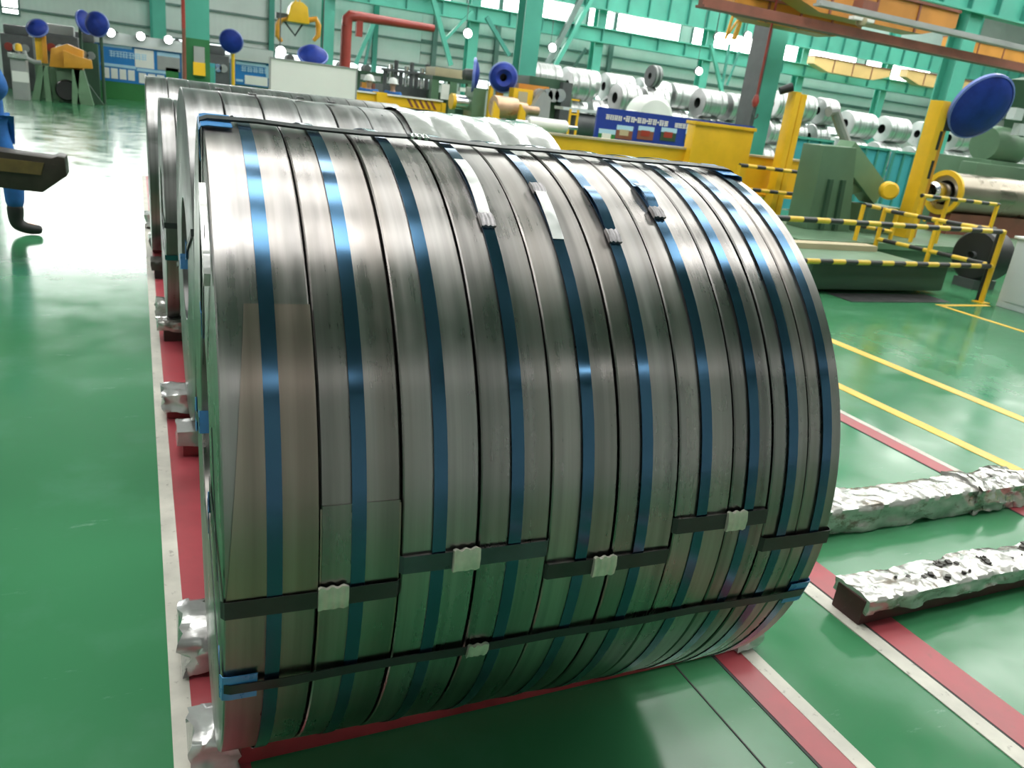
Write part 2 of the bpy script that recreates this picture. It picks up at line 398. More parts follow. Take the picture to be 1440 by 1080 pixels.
# painted floor strips: (x0, x1, material)
for x0, x1, m, h in ((.018, .068, 'white_line', .004), (.068, .19, 'red_line', .003), (1.622, 1.717, 'red_line', .003), (1.717, 1.77, 'white_line', .004),
                  (2.205, 2.273, 'white_line', .004), (2.285, 2.42, 'red_line', .003), (3.84, 3.945, 'red_line', .003), (3.945, 3.99, 'white_line', .004),
                  (4.335, 4.43, 'yellow_line', .003), (5.26, 5.365, 'yellow_line', .003)):
    trim(MB().box(x0, x1, -3, 12.5 if x0 < 4 else 22, 0, h), M[m])
for x in (1.612, 2.277, 3.83, 1.462): trim(MB().box(x, x + (.010 if x > 1.5 else .005), -3, 12.5, 0, .002), M['joint'])
trim(MB().box(8.12, 8.19, 3.0, 5.8, 0, .003), M['yellow_line'])
trim(MB().box(8.12, 9.0, 5.78, 5.85, 0, .003), M['yellow_line'])

# columns, girders, braces ------------------------------------------------
def hcol(x, y, w, z1, mat, low=None, name='steel_column'):
    m = MB(); t = w * .09
    def sec(m, z0, z1):
        m.box(x - w / 2, x + w / 2, y - w / 2, y - w / 2 + t, z0, z1)
        m.box(x - w / 2, x + w / 2, y + w / 2 - t, y + w / 2, z0, z1)
        m.box(x - t / 2, x + t / 2, y - w / 2 + t, y + w / 2 - t, z0, z1)
        return m
    zl = low or 0.02
    o = struct(sec(m, zl, z1).build(name, mat))
    if low: sec(MB(), 0.02, low).build('lower_band', M['pgreen'], o)
    MB().box(x - w * .7, x + w * .7, y - w * .7, y + w * .7, 0, .02).build('base_plate', M['turq_d'], o)
    return o
for x in COLX: hcol(x, 40.2, .52, 12.3, M['turq'])
NEARX = [1.12, 8.27, 15.4, 22.55, 29.7]
zl = at(277, 55, 18).z
for i, x in enumerate(NEARX):
    o = hcol(x, 18.0, .44 if i < 2 else .56, 12.3, M['turq'], zl if i == 0 else None)
    if i == 0:
        q = at(280, 78, 17.75); MB().box(q.x - .1, q.x + .1, 17.70, 17.78, q.z - .16, q.z + .16).build('switch_box', M['grey'], o)
        q = at(280, 97, 17.75); MB().box(q.x - .11, q.x + .11, 17.68, 17.78, q.z - .12, q.z + .12).build('warning_plate', M['yellow'], o)
    if i == 2:
        MB().box(x - .42, x - .29, 17.7, 18.3, 0.02, 11).build('dark_side', M['grey_d'], o)  # added box standing in for the column's dark left side
# thin riser pipe beside the first column
q0, q1 = at(259.5, 95, 17.6), at(259.5, 40, 17.6)
m = MB(); m.cyl((q0.x, 17.6, 0), (q0.x, 17.6, q1.z), .035, n=10); o = one(m, 'riser_pipe', M['brown'], 'thin brown riser pipe with red top beside the leftmost green column', 'pipe')
MB().cyl((q0.x, 17.6, q1.z), (q0.x, 17.6, 11), .035, n=10).build('upper_section', M['redpipe'], o)
def girder(y, z0, z1, x0, x1, mat, ribs, name):
    o = MB(); t = .05
    o.box(x0, x1, y - .02, y + .02, z0, z1).box(x0, x1, y - .2, y + .2, z0, z0 + .06).box(x0, x1, y - .2, y + .2, z1 - .06, z1)
    g = struct(o.build(name, mat))
    r = MB().box(-.02, .02, -.16, 0, 0, z1 - z0 - .12).build('stiffener', M['turq_d'], g); first = True
    x = x0 + ribs
    while x < x1:
        if first: c = r; first = False
        else: c = r.copy(); COL.objects.link(c)
        c.parent = g; c.location = (x, y - .02, z0 + .06); x += ribs
zg0, zg1 = at(995, 86, 40.0).z, at(995, 66, 40.0).z
girder(39.85, zg0, zg1, 8.2, 60, M['turq'], 1.8, 'crane_girder')
zu = at(995, 42, 39.6).z
girder(39.6, zu, zu + 1.5, 8.2, 60, M['turq'], 1.3, 'crane_girder')
zn = at(1390, 28, 18).z
girder(17.7, zn, zn + 1.1, 10, 40, M['turq'], 1.2, 'crane_girder')
def brace(u0, v0, u1, v1, Y, w, mat='turq'):
    a, b = at(u0, v0, Y), at(u1, v1, Y)
    d = b - a; 
    return struct(MB().bar(a, b, w, w * .8, (0, 1, 0)).build('cross_brace', M[mat]))
for u0, v0, u1, v1, Y, w, mt in ((606, -12, 634, 92, 39.3, .22, 'turq'), (664, 16, 626, 56, 39.3, .13, 'turq'), (684, 24, 716, 78, 39.3, .2, 'turq_d'),
                          (822, -12, 762, 106, 39.3, .26, 'girt'), (838, -12, 772, 108, 39.3, .22, 'turq'), (824, 68, 800, 105, 42.0, .14, 'girt'), (826, 70, 838, 92, 42, .12, 'girt'),
                          (1000, 62, 1022, 160, 36, .18, 'turq'), (1026, 62, 1010, 150, 36, .12, 'turq_d'), (1040, 72, 1022, 120, 36, .1, 'turq_d'),
                          (527, 28, 500, 90, 36, .16, 'turq'), (526, 30, 512, 95, 36, .12, 'turq_d')):
    brace(u0, v0, u1, v1, Y, w, mt)
for u in (216, 382, 528, 862, 612, 700):
    q = at(u, 60, 42.2); struct(MB().box(q.x - .12, q.x + .12, 42.2, 42.4, 0, 9).build('wall_post', M['turq_d'] if u < 600 else M['girt']))

# ------------------------------------------------------------------ hero: bundles of slit steel coils
def ring(x0, x1, R, r_in, yc, zc, lap=None, step=.003, n=120, bev=.0026):
    """one slit coil: a ring with a stepped outer lap at angle lap (degrees)"""
    m = MB(); vs = []; g = bev
    prof = lambda R: [(x0 + g, r_in), (x0, r_in + g), (x0, R - g), (x0 + g, R), (x1 - g, R), (x1, R - g), (x1, r_in + g), (x1 - g, r_in)]
    lp = math.radians(lap if lap is not None else 200)
    k = 8
    for i in range(n + 1):
        t = lp + 2 * PI * i / n; Rr = R + (step * i / n if lap is not None else 0)
        c, q = -math.cos(t), math.sin(t)
        for x, r in prof(Rr): vs.append((x, yc + c * r, zc + q * r))
    fs = []
    for i in range(n):
        for j in range(k): fs.append((i * k + j, i * k + (j + 1) % k, (i + 1) * k + (j + 1) % k, (i + 1) * k + j))
    if lap is not None: fs.append((n * k + 3, n * k + 4, 4, 3))
    return m.add(vs, fs)
def hoop(x, w, R, t, yc, zc, n=96):
    m = MB(); vs = []
    for i in range(n):
        a = 2 * PI * i / n; c, q = -math.cos(a), math.sin(a)
        for xx, r in ((x - w / 2, R), (x + w / 2, R), (x + w / 2, R + t), (x - w / 2, R + t)): vs.append((xx, yc + c * r, zc + q * r))
    fs = []
    for i in range(n):
        for j in range(4): fs.append((i * 4 + j, i * 4 + (j + 1) % 4, ((i + 1) % n) * 4 + (j + 1) % 4, ((i + 1) % n) * 4 + j))
    return m.add(vs, fs)
def polar(x, r, a, yc, zc):
    t = math.radians(a); return Vector((x, yc - math.cos(t) * r, zc + math.sin(t) * r))
def flatband(pts, w, t, a, yc, zc):
    """strip through pts (x, r) at angle a; w wide round the coil, t thick"""
    m = MB(); ta = math.radians(a); tang = Vector((0, math.sin(ta), math.cos(ta))); rad = Vector((0, -math.cos(ta), math.sin(ta)))
    P = [polar(x, r, a, yc, zc) for x, r in pts]; vs = []
    for i, p in enumerate(P):
        d = (P[min(i + 1, len(P) - 1)] - P[max(0, i - 1)]).normalized(); nrm = tang.cross(d).normalized()
        if nrm.dot(rad) < 0 and abs(nrm.dot(rad)) > .01: nrm = -nrm
        for s, q in ((-1, 0), (1, 0), (1, 1), (-1, 1)): vs.append(p + tang * (s * w / 2) + nrm * (q * t))
    fs = []
    for i in range(len(P) - 1):
        for k in range(4): fs.append((i * 4 + k, i * 4 + (k + 1) % 4, i * 4 + 4 + (k + 1) % 4, i * 4 + 4 + k))
    n = len(P) - 1; fs += [(3, 2, 1, 0), (n * 4, n * 4 + 1, n * 4 + 2, n * 4 + 3)]
    return m.add(vs, fs)
def seal_clip(x, a, R, yc, zc, w, h, mat, parent, name='seal'):
    """crimped metal seal: wavy rim, folded over the band"""
    m = MB(); ta = math.radians(a); tang = Vector((0, math.sin(ta), math.cos(ta))); rad = Vector((0, -math.cos(ta), math.sin(ta))); o = polar(x, R, a, yc, zc)
    n = 12; top = []; 
    for i in range(n + 1):
        u = -w / 2 + w * i / n; wob = .0022 * math.sin(i / n * PI * 5.5)
        top.append((u, h / 2 + wob))
    vs = []
    for u, v in top:
        wob = .0012 * math.sin(u / w * PI * 7)
        for vv, rr in ((v, .0), (v, .006 + wob), (0, .0085 + wob), (-h / 2 - (v - h / 2) * .4, .006 + wob), (-h / 2 - (v - h / 2) * .4, 0)):
            vs.append(o + Vector((u, 0, 0)) + tang * vv + rad * rr)
    fs = []
    for i in range(n):
        for k in range(4): fs.append((i * 5 + k, i * 5 + k + 1, i * 5 + 6 + k, i * 5 + 5 + k))
    fs += [(0, 1, 2, 3, 4), tuple(n * 5 + k for k in range(4, -1, -1))]
    return m.add(vs, fs).build(name, mat, parent, angle=60)

def bundle(label, yc, zc, R, cuts, straps, loc, mats=None, laps=None, rin=.255, dR=None):
    o = thing('slit_coil_bundle', label, 'steel coils', loc)
    mats = mats or {}
    for i in range(len(cuts) - 1):
        lap = (laps or {}).get(i)
        r = R + (dR[i] if dR else 0)
        c = ring(cuts[i] + .0022, cuts[i + 1] - .0022, r, rin, yc, zc, lap, .0035).build('slit_coil', mats.get(i, M['steel']), o, angle=28)
        if straps and straps[i] is not None:
            hoop(straps[i], .024, r + .0042, .0012, yc, zc).build('strap', M['strap'], c, angle=40)
    return o
YC, ZC, RC = 1.774, .801, .6975
CUTS = [.1113, .2595, .3955, .535, .6735, .813, .948, 1.080, 1.180, 1.275, 1.3683]
STR = [.190, .3235, .462, .604, .746, .872, 1.010, 1.128, 1.2285, 1.322]
DR = [.0, -.001, .0005, .001, -.0005, .001, 0, -.001, .0005, -.001]
hero = bundle('bundle of ten dark slit steel coils with blue straps, nearest the viewer', YC, ZC, RC, CUTS, STR, (.73, YC, 0), None,
              {0: 215, 1: 13, 2: 4.5, 3: 4.5, 4: 0.2, 5: 0.2, 6: 5.5, 7: 5.5, 8: -1, 9: -1}, dR=DR)
coils = [c for c in hero.children]
RS = RC + .0058
# tail sheets
MB().arcband(lambda k: .115 + (.156 - .115) * k, .258, RC + .0036, RC + .0052, YC, ZC, -1, 40, 40).build('tail_sheet', M['tail'], coils[0])
hoop_mat = M['strap']
MB().arcband(.190 - .012, .190 + .012, RC + .0054, RC + .0066, YC, ZC, -12, 43, 40).build('strap', M['strap'], coils[0])
MB().arcband(.261, .394, RC - .0002, RC + .0016, YC, ZC, -14, 12.6, 24).build('tail_sheet', M['tail'], coils[1])
# strap seals and raised strap tails (coil index, angle)
for i, a, up in ((3, 55.5, 17), (4, 64.5, 0), (5, 53.5, 13), (6, 60, 9)):
    x = STR[i]; st = coils[i].children[0]
    seal_clip(x, a, RC + .006, YC, ZC, .030, .034, M['seal_dark'], st, 'strap_seal')
    if up:
        MB().arcband(x - .012, x + .012, lambda k, up=up: RC + .008 + .006 * math.sin(PI * k) * (1 if up > 10 else 1.3), lambda k, up=up: RC + .0092 + .006 * math.sin(PI * k) * (1 if up > 10 else 1.3), YC, ZC, a + 1.2, a + up, 16).build('strap_tail', M['strap_sheen'] if i == 3 else M['strap'], st)
    else:
        MB().arcband(x - .012, x + .012, lambda k: RC + .012 - .006 * k, lambda k: RC + .0132 - .006 * k, YC, ZC, a - 1.2, a - 12, 16).build('strap_tail', M['strap_sheen'], st)
# pair bands through the eye, across two coils each, with bright seals
for xa, xb, a0, a1, sx, mt in ((.1105, .3945, .0, -.3, .283, 'band_pair'), (.3965, .6725, 3.6, 3.2, .512, 'band_mid'), (.6745, .947, -.6, -1.0, .796, 'band_pair'), (.949, 1.179, 4.6, 4.2, 1.094, 'band_pair'), (1.181, 1.3693, -1.2, -1.4, None, 'band_pair')):
    Rb = RC + .0075
    am = (a0 + a1) / 2
    b = flatband([(xa, RC - .03 if xa > .12 else .27), (xa - .002, RC), (xa + .004, Rb), ((xa + xb) / 2, Rb + .0012), (xb - .004, Rb), (xb + .0015, RC), (xb, RC - .03)], .032, .0012, am, YC, ZC).build('pair_band', M[mt], hero, angle=25)
    if sx: seal_clip(sx, am + (.2 if sx < .3 else 0), Rb + .001, YC, ZC, .050, .041, M['seal'], b)
# long bands round the whole bundle with blue edge protectors
for a, sx, w in ((81.5, .545, .030), (-14.2, .562, .024), (200, None, .024)):
    Rb = RC + .0092; xa, xb = CUTS[0], CUTS[-1]
    b = flatband([(xa - .004, .25), (xa - .004, RC - .004), (xa, RC + .004), (xa + .012, Rb)] + [(xa + (xb - xa) * k / 12, Rb + .002 * math.sin(k * 1.9)) for k in range(1, 12)] + [(xb - .012, Rb), (xb, RC + .004), (xb + .004, RC - .004), (xb + .004, .25)], w, .004 if a > 50 and a < 100 else .0016, a, YC, ZC).build('long_band', M['band'], hero, angle=25)
    for xe, s in ((xa, 1), (xb, -1)):
        flatband([(xe - s * .003, RC - .06), (xe - s * .003, RC - .002), (xe, RC + .0045), (xe + s * .01, RC + .0066), (xe + s * .055, RC + .0066)], .062 if a < 50 else .105, .0016, a, YC, ZC).build('edge_protector', M['prot'], b, angle=25)
        flatband([(xe - s * .003, .31), (xe - s * .003, .25), (xe + s * .04, .247)], .06, .0016, a, YC, ZC).build('edge_protector', M['prot'], b, angle=25)
    if sx: seal_clip(sx, a, Rb + .002, YC, ZC, .042, .030, M['seal'] if a < 0 else M['chrome'], b)
# loose strap on the left face
MB().bar(polar(.105, .62, 24, YC, ZC), polar(.105, .695, 4, YC, ZC), .018, .0015, (1, 0, 0)).build('loose_strap', M['band'], hero)
flatband([(.105, .30), (.103, .55), (.105, .69)], .026, .0015, 52, YC, ZC).build('loose_strap', M['band'], hero)
MB().arcband(.1, .1105, RC - .05, RC - .012, YC, ZC, 45, 62, 10).build('torn_film', M['film'], hero)

def even(x0, x1, n): return [x0 + (x1 - x0) * i / n for i in range(n + 1)]
hero.rotation_euler = (0, 0, math.radians(-1.77))
# second bundle behind the first
Y2, R2 = 3.56, .69; Z2 = .118 + R2
c2 = even(.155, 1.70, 11)
b2 = bundle('bright bundle of slit coils right behind the dark front bundle, right half film-wrapped', Y2, Z2, R2, c2, [(c2[i] + c2[i + 1]) / 2 if i in () else None for i in range(11)], (.9, Y2, 0), {i: M['steel_mid'] for i in range(11)}, {1: 70, 2: 95, 4: 80, 5: 65})
for a in (20, 195):
    fb = flatband([(.151, .25), (.151, R2), (.165, R2 + .01), (.9, R2 + .011), (1.69, R2 + .01), (1.704, R2), (1.704, .25)], .026, .0016, a, Y2, Z2).build('long_band', M['band'], b2, angle=25)
    flatband([(.150, .31), (.150, .25), (.19, .247)], .07, .002, a, Y2, Z2).build('edge_protector', M['prot'], fb, angle=25)
for xs, a in ((.30, 88), (.42, 84), (.62, 90), (.74, 86)): seal_clip(xs, a, R2 + .006, Y2, Z2, .03, .03, M['seal_dark'], b2, 'strap_seal')
# crumpled film over the right half
def filmwrap(x0, x1, R, yc, zc, a0, a1, nx, na, amp, seed):
    rnd = random.Random(seed); m = MB(); vs = []
    for i in range(na + 1):
        a = a0 + (a1 - a0) * i / na
        for j in range(nx + 1):
            x = x0 + (x1 - x0) * j / nx
            ridge = .006 * abs(math.sin((x - .155) / .1405 * PI)) ** .5
            vs.append(polar(x, R + .004 + ridge + amp * (.5 + .5 * mnoise.noise(Vector((x * 9, a * .03, seed)))), a, yc, zc))
    fs = [(i * (nx + 1) + j, i * (nx + 1) + j + 1, (i + 1) * (nx + 1) + j + 1, (i + 1) * (nx + 1) + j) for i in range(na) for j in range(nx)]
    return m.add(vs, fs)
fw = filmwrap(1.02, 1.705, R2, Y2, Z2, -40, 220, 60, 50, .010, 3).build('film_wrap', M['film'], b2, angle=50)
# third: smaller, narrow slit coils
Y3, R3 = 5.15, .632; Z3 = .118 + R3
c3 = even(.108, 1.0, 12)
b3 = bundle('smaller bundle of narrow shiny slit coils, third in the row', Y3, Z3, R3, c3, None, (.55, Y3, 0), {i: M['steel_mid'] for i in range(12)}, {0: 100, 1: 70})
flatband([(.104, .25), (.104, R3), (.12, R3 + .006), (1.0, R3 + .006), (1.004, R3), (1.004, .25)], .03, .0016, 2, Y3, Z3).build('long_band', M['band'], b3, angle=25)
flatband([(.104, .25), (.104, R3), (.12, R3 + .006), (1.0, R3 + .006), (1.004, R3), (1.004, .25)], .03, .0016, -14, Y3, Z3).build('long_band', M['strap'], b3, angle=25)
# fourth bundle
Y4, R4 = 7.05, .668; Z4 = .118 + R4
c4 = even(.058, 2.05, 13)
b4 = bundle('farthest bundle of wide slit coils at the end of the row', Y4, Z4, R4, c4, None, (1.0, Y4, 0), {i: M['steel_mid'] for i in range(13)}, {0: 50, 1: 120})

# ------------------------------------------------------------------ skid beams
def crumple(x0, x1, y0, y1, z0, z1, amp, seed, nx=14):
    """loose film sleeve round a beam, with coherent folds"""
    m = MB(); vs = []; prof = []; k = 7
    for i in range(k): prof.append((y0, z0 + (z1 - z0) * i / k))
    for i in range(k): prof.append((y0 + (y1 - y0) * i / k, z1))
    for i in range(k + 1): prof.append((y1, z1 - (z1 - z0) * i / k))
    n = len(prof); ym = (y0 + y1) / 2
    for j in range(nx + 1):
        x = x0 + (x1 - x0) * j / nx; e = min(j, nx - j) / max(1, nx)
        for i, (y, z) in enumerate(prof):
            q = Vector((x * 6 + z * 9, y * 16 + seed * 3.1 + x * 5, z * 16))
            f = mnoise.noise(q) + .5 * mnoise.noise(q * 2.3) + .35 * (1 - 2 * abs(mnoise.noise(q * 1.4 + Vector((x * 8, 0, x * 14)))))
            a = amp * (.55 + .75 * f); cy = (y - ym) / (y1 - y0) * 2; cz = (z - z0) / (z1 - z0)
            low = amp * 1.3 * mnoise.noise(Vector((x * 7, seed, i * .2))) if cz < .05 else 0
            yy = y + cy * max(-.004, a); zz = z + max(-.002, a) * (cz > .95) * (1 - .35 * abs(cy)) + low
            if cz > .95 and abs(cy) > .95: zz -= amp * .25
            vs.append((x + amp * .9 * mnoise.noise(Vector((y * 30, z * 30, seed + j))), yy, max(zz, .004)))
    fs = [(j * n + i, j * n + i + 1, (j + 1) * n + i + 1, (j + 1) * n + i) for j in range(nx) for i in range(n - 1)]
    fs += [tuple(range(n - 1, -1, -1)), tuple(nx * n + i for i in range(n))]
    return m.add(vs, fs)
def skid(x0, x1, y0, y1, h, label, film=(), mat='beam', seed=0, group=None, fmat='film'):
    o = tag(MB().box(x0, x1, y0, y1, 0.0045, h).build('skid_beam', M[mat], None, bevel=.006, loc=((x0 + x1) / 2, (y0 + y1) / 2, 0)), label, 'beam', group)
    for i, (a, b, zl, am) in enumerate(film):
        crumple(a, b, y0 - .006, y1 + .006, zl, h + .004, am, seed + i * 7, max(8, int((b - a) / .014))).build('film_wrap', M[fmat], o, angle=70)
    return o
skid(.115, 1.735, 1.55, 1.645, .106, 'maroon skid beam under the front edge of the dark coil bundle', [(.055, .16, .008, .022), (1.70, 1.79, .008, .02)], seed=1)
skid(.075, 1.735, 1.925, 2.05, .112, 'maroon skid beam under the dark coil bundle, film rag on its left end', [(.055, .17, .02, .035), (1.68, 1.77, .02, .02)], seed=2)
skid(.12, 1.75, 3.30, 3.42, .118, 'maroon skid beam under the second bundle, silver film on its end', [(.10, .30, .06, .012)], seed=3)
skid(.07, 1.75, 3.72, 3.84, .118, 'skid beam under the second bundle, wrapped in crumpled film', [(.05, .30, .045, .028)], seed=4)
skid(.09, 1.75, 4.90, 5.0, .118, 'dark skid beam below the narrow coil bundle, nearer one', [(.06, .3, .07, .02)], 'beam_dark', 5, fmat='film_dirty')
skid(.085, 1.75, 5.30, 5.42, .118, 'dark skid beam below the narrow coil bundle, farther one', [(.06, .3, .03, .025)], 'beam_dark', 6, fmat='film_dirty')
skid(.07, 2.0, 6.45, 6.6, .13, 'black skid beam under the front of the farthest bundle', [(.05, .3, .07, .025)], 'black', 7, fmat='grime')
skid(.07, 2.0, 7.4, 7.55, .13, 'maroon skid beam under the back of the farthest bundle', [(.05, .25, .05, .03)], 'beam', 8)
skid(.04, 2.0, 8.5, 8.64, .13, 'film-wrapped skid beam lying past the farthest bundle', [(.02, .4, .03, .03)], 'beam_dark', 9)
MB_w = MB().box(.155, .205, 5.62, 5.72, .0045, .09)
one(MB_w, 'wooden_block', M['tan'], 'small pale wooden block on the red strip beside the coils', 'block', bevel=.004)
b = skid(2.245, 3.62, 1.535, 1.66, .105, 'dark maroon beam with torn silver film on top, on the right-hand strips', [(2.25, 3.62, .058, .016)], 'beam_dark', 11, fmat='film_dirty')
rnd = random.Random(5)
for i in range(44):
    x = 2.42 + rnd.random() ** .7 * 1.15; y = 1.555 + rnd.random() * .09; s = .006 + rnd.random() * .018
    mm = MB(); ang = rnd.random() * 3
    Mx = Matrix.Translation((x, y, .113)) @ Matrix.Rotation(ang, 4, 'Z') @ Matrix.Rotation(rnd.random() * .8 - .4, 4, 'X')
    mm.box(-s, s, -s * .5, s * .5, 0, .006, Mx); mm.box(-s * .5, s * .4, -s * .7, s * .2, .004, .014, Mx)
    mm.build('film_scrap', M['grime'], b)
b = skid(2.35, 3.93, 2.07, 2.205, .118, 'long beam fully wrapped in dirty white film, behind the maroon one', [(2.34, 3.6, .006, .018), (3.55, 3.97, .006, .034)], 'beam_dark', 12, fmat='film_dirty')
# ------------------------------------------------------------------ right: machine behind guard rails
o = thing('machine_bed', 'green steel trough box on the floor behind the black and yellow front rails', 'machine', (7.7, 6.9, 0))
MB().box(6.6, 8.78, 6.3, 6.36, .05, .35).build('front_plate', M['green_d'], o, bevel=.008)
MB().box(6.6, 8.78, 6.36, 7.55, .03, .31).build('body', M['green'], o, bevel=.008)
MB().box(6.55, 8.82, 6.24, 6.34, .35, .375).build('top_lip', M['green_l'], o)
MB().box(6.6, 8.7, 7.3, 7.5, .31, .38).build('cross_beam', M['tan'], o)
one(MB().box(6.9, 8.5, 5.93, 6.30, .001, .006), 'trough_shadow', M['black'], 'flat black plate painted in as the shadow under the green trough', 'shadow')  # shadow under the raised trough, laid on the floor as a black plate
o = thing('machine_plinth', 'low green plinth carrying the uncoiler and the yellow hazard post', 'plinth', (10.4, 9, 0))
MB().box(7.7, 16.0, 7.75, 9.75, 0, .36).build('body', M['green'], o, bevel=.01)
MB().box(7.7, 16.0, 7.70, 7.75, .28, .36).build('edge_strip', M['green_l'], o)
# guard rails
def rail(o, a, b, mat, r=.028): MB().cyl(a, b, r, n=10).build('rail', M[mat], o)
def post(o, p, z0, z1, mat='yellow', r=.03): MB().cyl((p[0], p[1], z0), (p[0], p[1], z1), r, n=10).build('post', M[mat], o)
o = thing('guard_rail', 'long black and yellow guard rail in front of the green trough', 'railing', (7.3, 5.95, 0))
rail(o, (5.4, 5.95, .835), (9.05, 5.95, .845), 'hazx'); rail(o, (5.4, 5.95, .42), (9.05, 5.95, .44), 'hazx')
post(o, (9.05, 5.95), 0, .86); post(o, (5.42, 5.95), 0, .86)
MB().box(8.98, 9.12, 5.88, 6.02, 0, .012).build('foot_plate', M['yellow'], o); MB().box(5.35, 5.49, 5.88, 6.02, 0, .012).build('foot_plate', M['yellow'], o)
o = thing('guard_rail', 'side guard rail running back from the corner by the white cabinet', 'railing', (9.08, 7.0, 0))
rail(o, (9.09, 6.0, .83), (9.09, 7.68, .81), 'hazy'); rail(o, (9.09, 6.0, .44), (9.09, 7.68, .42), 'hazy')
for y in (6.85, 7.68): post(o, (9.09, y), 0, .84)
post(o, (9.09, 6.02), 0, .84, 'black')
o = thing('guard_rail', 'guard rail section in front of the bronze sheet coil', 'railing', (11, 7.9, 0))
a, b = at(1296, 275, 7.95), at(1405, 288, 7.95); a2, b2_ = at(1300, 309, 7.95), at(1400, 322, 7.95)
rail(o, a, b, 'hazx'); rail(o, a2, b2_, 'hazx')
for k in (.02, .33, .98):
    p = a.lerp(b, k); post(o, (p.x, 7.95), .36, p.z)
o = thing('guard_rail', 'short guard rail left of the yellow hazard post', 'railing', (9.4, 7.9, 0))
a, b = at(1215, 288, 7.85), at(1262, 298, 7.85); rail(o, a, b, 'hazx'); post(o, (a.x, 7.85), .36, a.z); post(o, (b.x, 7.85), .36, b.z); rail(o, a - Vector((0, 0, .28)), b - Vector((0, 0, .28)), 'hazx')
# white cabinet on the right edge
o = thing('control_cabinet', 'low pale grey cabinet cut by the right edge of the frame', 'cabinet', (9.7, 5.2, 0))
MB().box(9.14, 10.4, 4.5, 5.82, .0, .80).build('body', M['grey_l'], o, bevel=.012)
MB().box(9.11, 10.43, 4.47, 5.85, .80, .825).build('lid', M['white'], o, bevel=.006)
MB().box(9.128, 9.14, 4.6, 5.72, .08, .72).build('side_panel', M['grey_l'], o, bevel=.004)
for y in (5.5, 5.2, 4.8): MB().cyl((9.35, y, .825), (9.35, y, .832), .02, n=10).build('bolt', M['grey_d'], o)
# dark drum between rails
p = at(1368, 357, 6.75)
o = thing('cable_drum', 'black round drum behind the side guard rail', 'drum', (p.x, 6.75, 0))
MB().lathe([(0, -.18), (.30, -.18), (.33, -.15), (.33, .15), (.30, .18), (0, .18)], (p.x + .2, 6.75, .42), (1, 0, 0), 28).build('body', M['black'], o)
MB().box(p.x - .02, p.x + .42, 6.6, 6.9, 0, .12).build('cradle', M['grey_d'], o)
MB().lathe([(.05, -.24), (.05, .24)], (p.x + .2, 6.75, .42), (1, 0, 0), 12).build('axle', M['grey_d'], o)
# uncoiler stand
Y8 = 8.6
o = thing('uncoiler_stand', 'green uncoiler stand with sloping arm beside the cyan panel', 'machine', at(1165, 318, Y8))
a, b, c, d = at(1136, 314, Y8), at(1196, 318, Y8), at(1205, 208, Y8), at(1160, 205, Y8)
MB().prism([(a.x, .36), (b.x, .36), (c.x, c.z), (d.x, d.z)], 'Y', Y8, Y8 + .42).build('column', M['green'], o, bevel=.012)
for k in (.3, .62):
    q = a.lerp(b, k); q2 = d.lerp(c, k); MB().bar((q.x, Y8 - .02, .38), (q.x * .6 + q2.x * .4, Y8 - .02, .36 + (q2.z - .36) * .62), .07, .05, (0, 1, 0)).build('rib', M['green_d'], o)
a, b = at(1206, 209, Y8), at(1252, 272, Y8)
MB().bar(a + Vector((0, .3, -.05)), b + Vector((0, .3, -.05)), .34, .30, (0, 1, 0)).build('arm', M['green_l'], o, bevel=.01)
a, b = at(1196, 275, Y8), at(1235, 262, Y8)
MB().bar(a + Vector((0, .3, 0)), b + Vector((0, .3, 0)), .16, .2, (0, 1, 0)).build('brace', M['green'], o, bevel=.01)
a = at(1240, 300, Y8); MB().box(a.x - .35, a.x + .35, Y8 - .05, Y8 + .4, .36, a.z + .1).build('foot', M['green'], o, bevel=.01)
a = at(1250, 268, Y8 - .15); MB().lathe([(0, -.1), (.10, -.1), (.13, -.07), (.13, .08), (0, .1)], a, (0.6, .8, 0), 14).build('hub', M['yellow'], o)
a, b = at(1172, 158, Y8 + .6), at(1192, 205, Y8 + .6)
MB().tube([a + Vector((-.1, 0, 0)), a + Vector((.02, 0, .02)), a.lerp(b, .4) + Vector((.02, 0, 0)), b], .075, 10).build('lever', M['grey'], o)
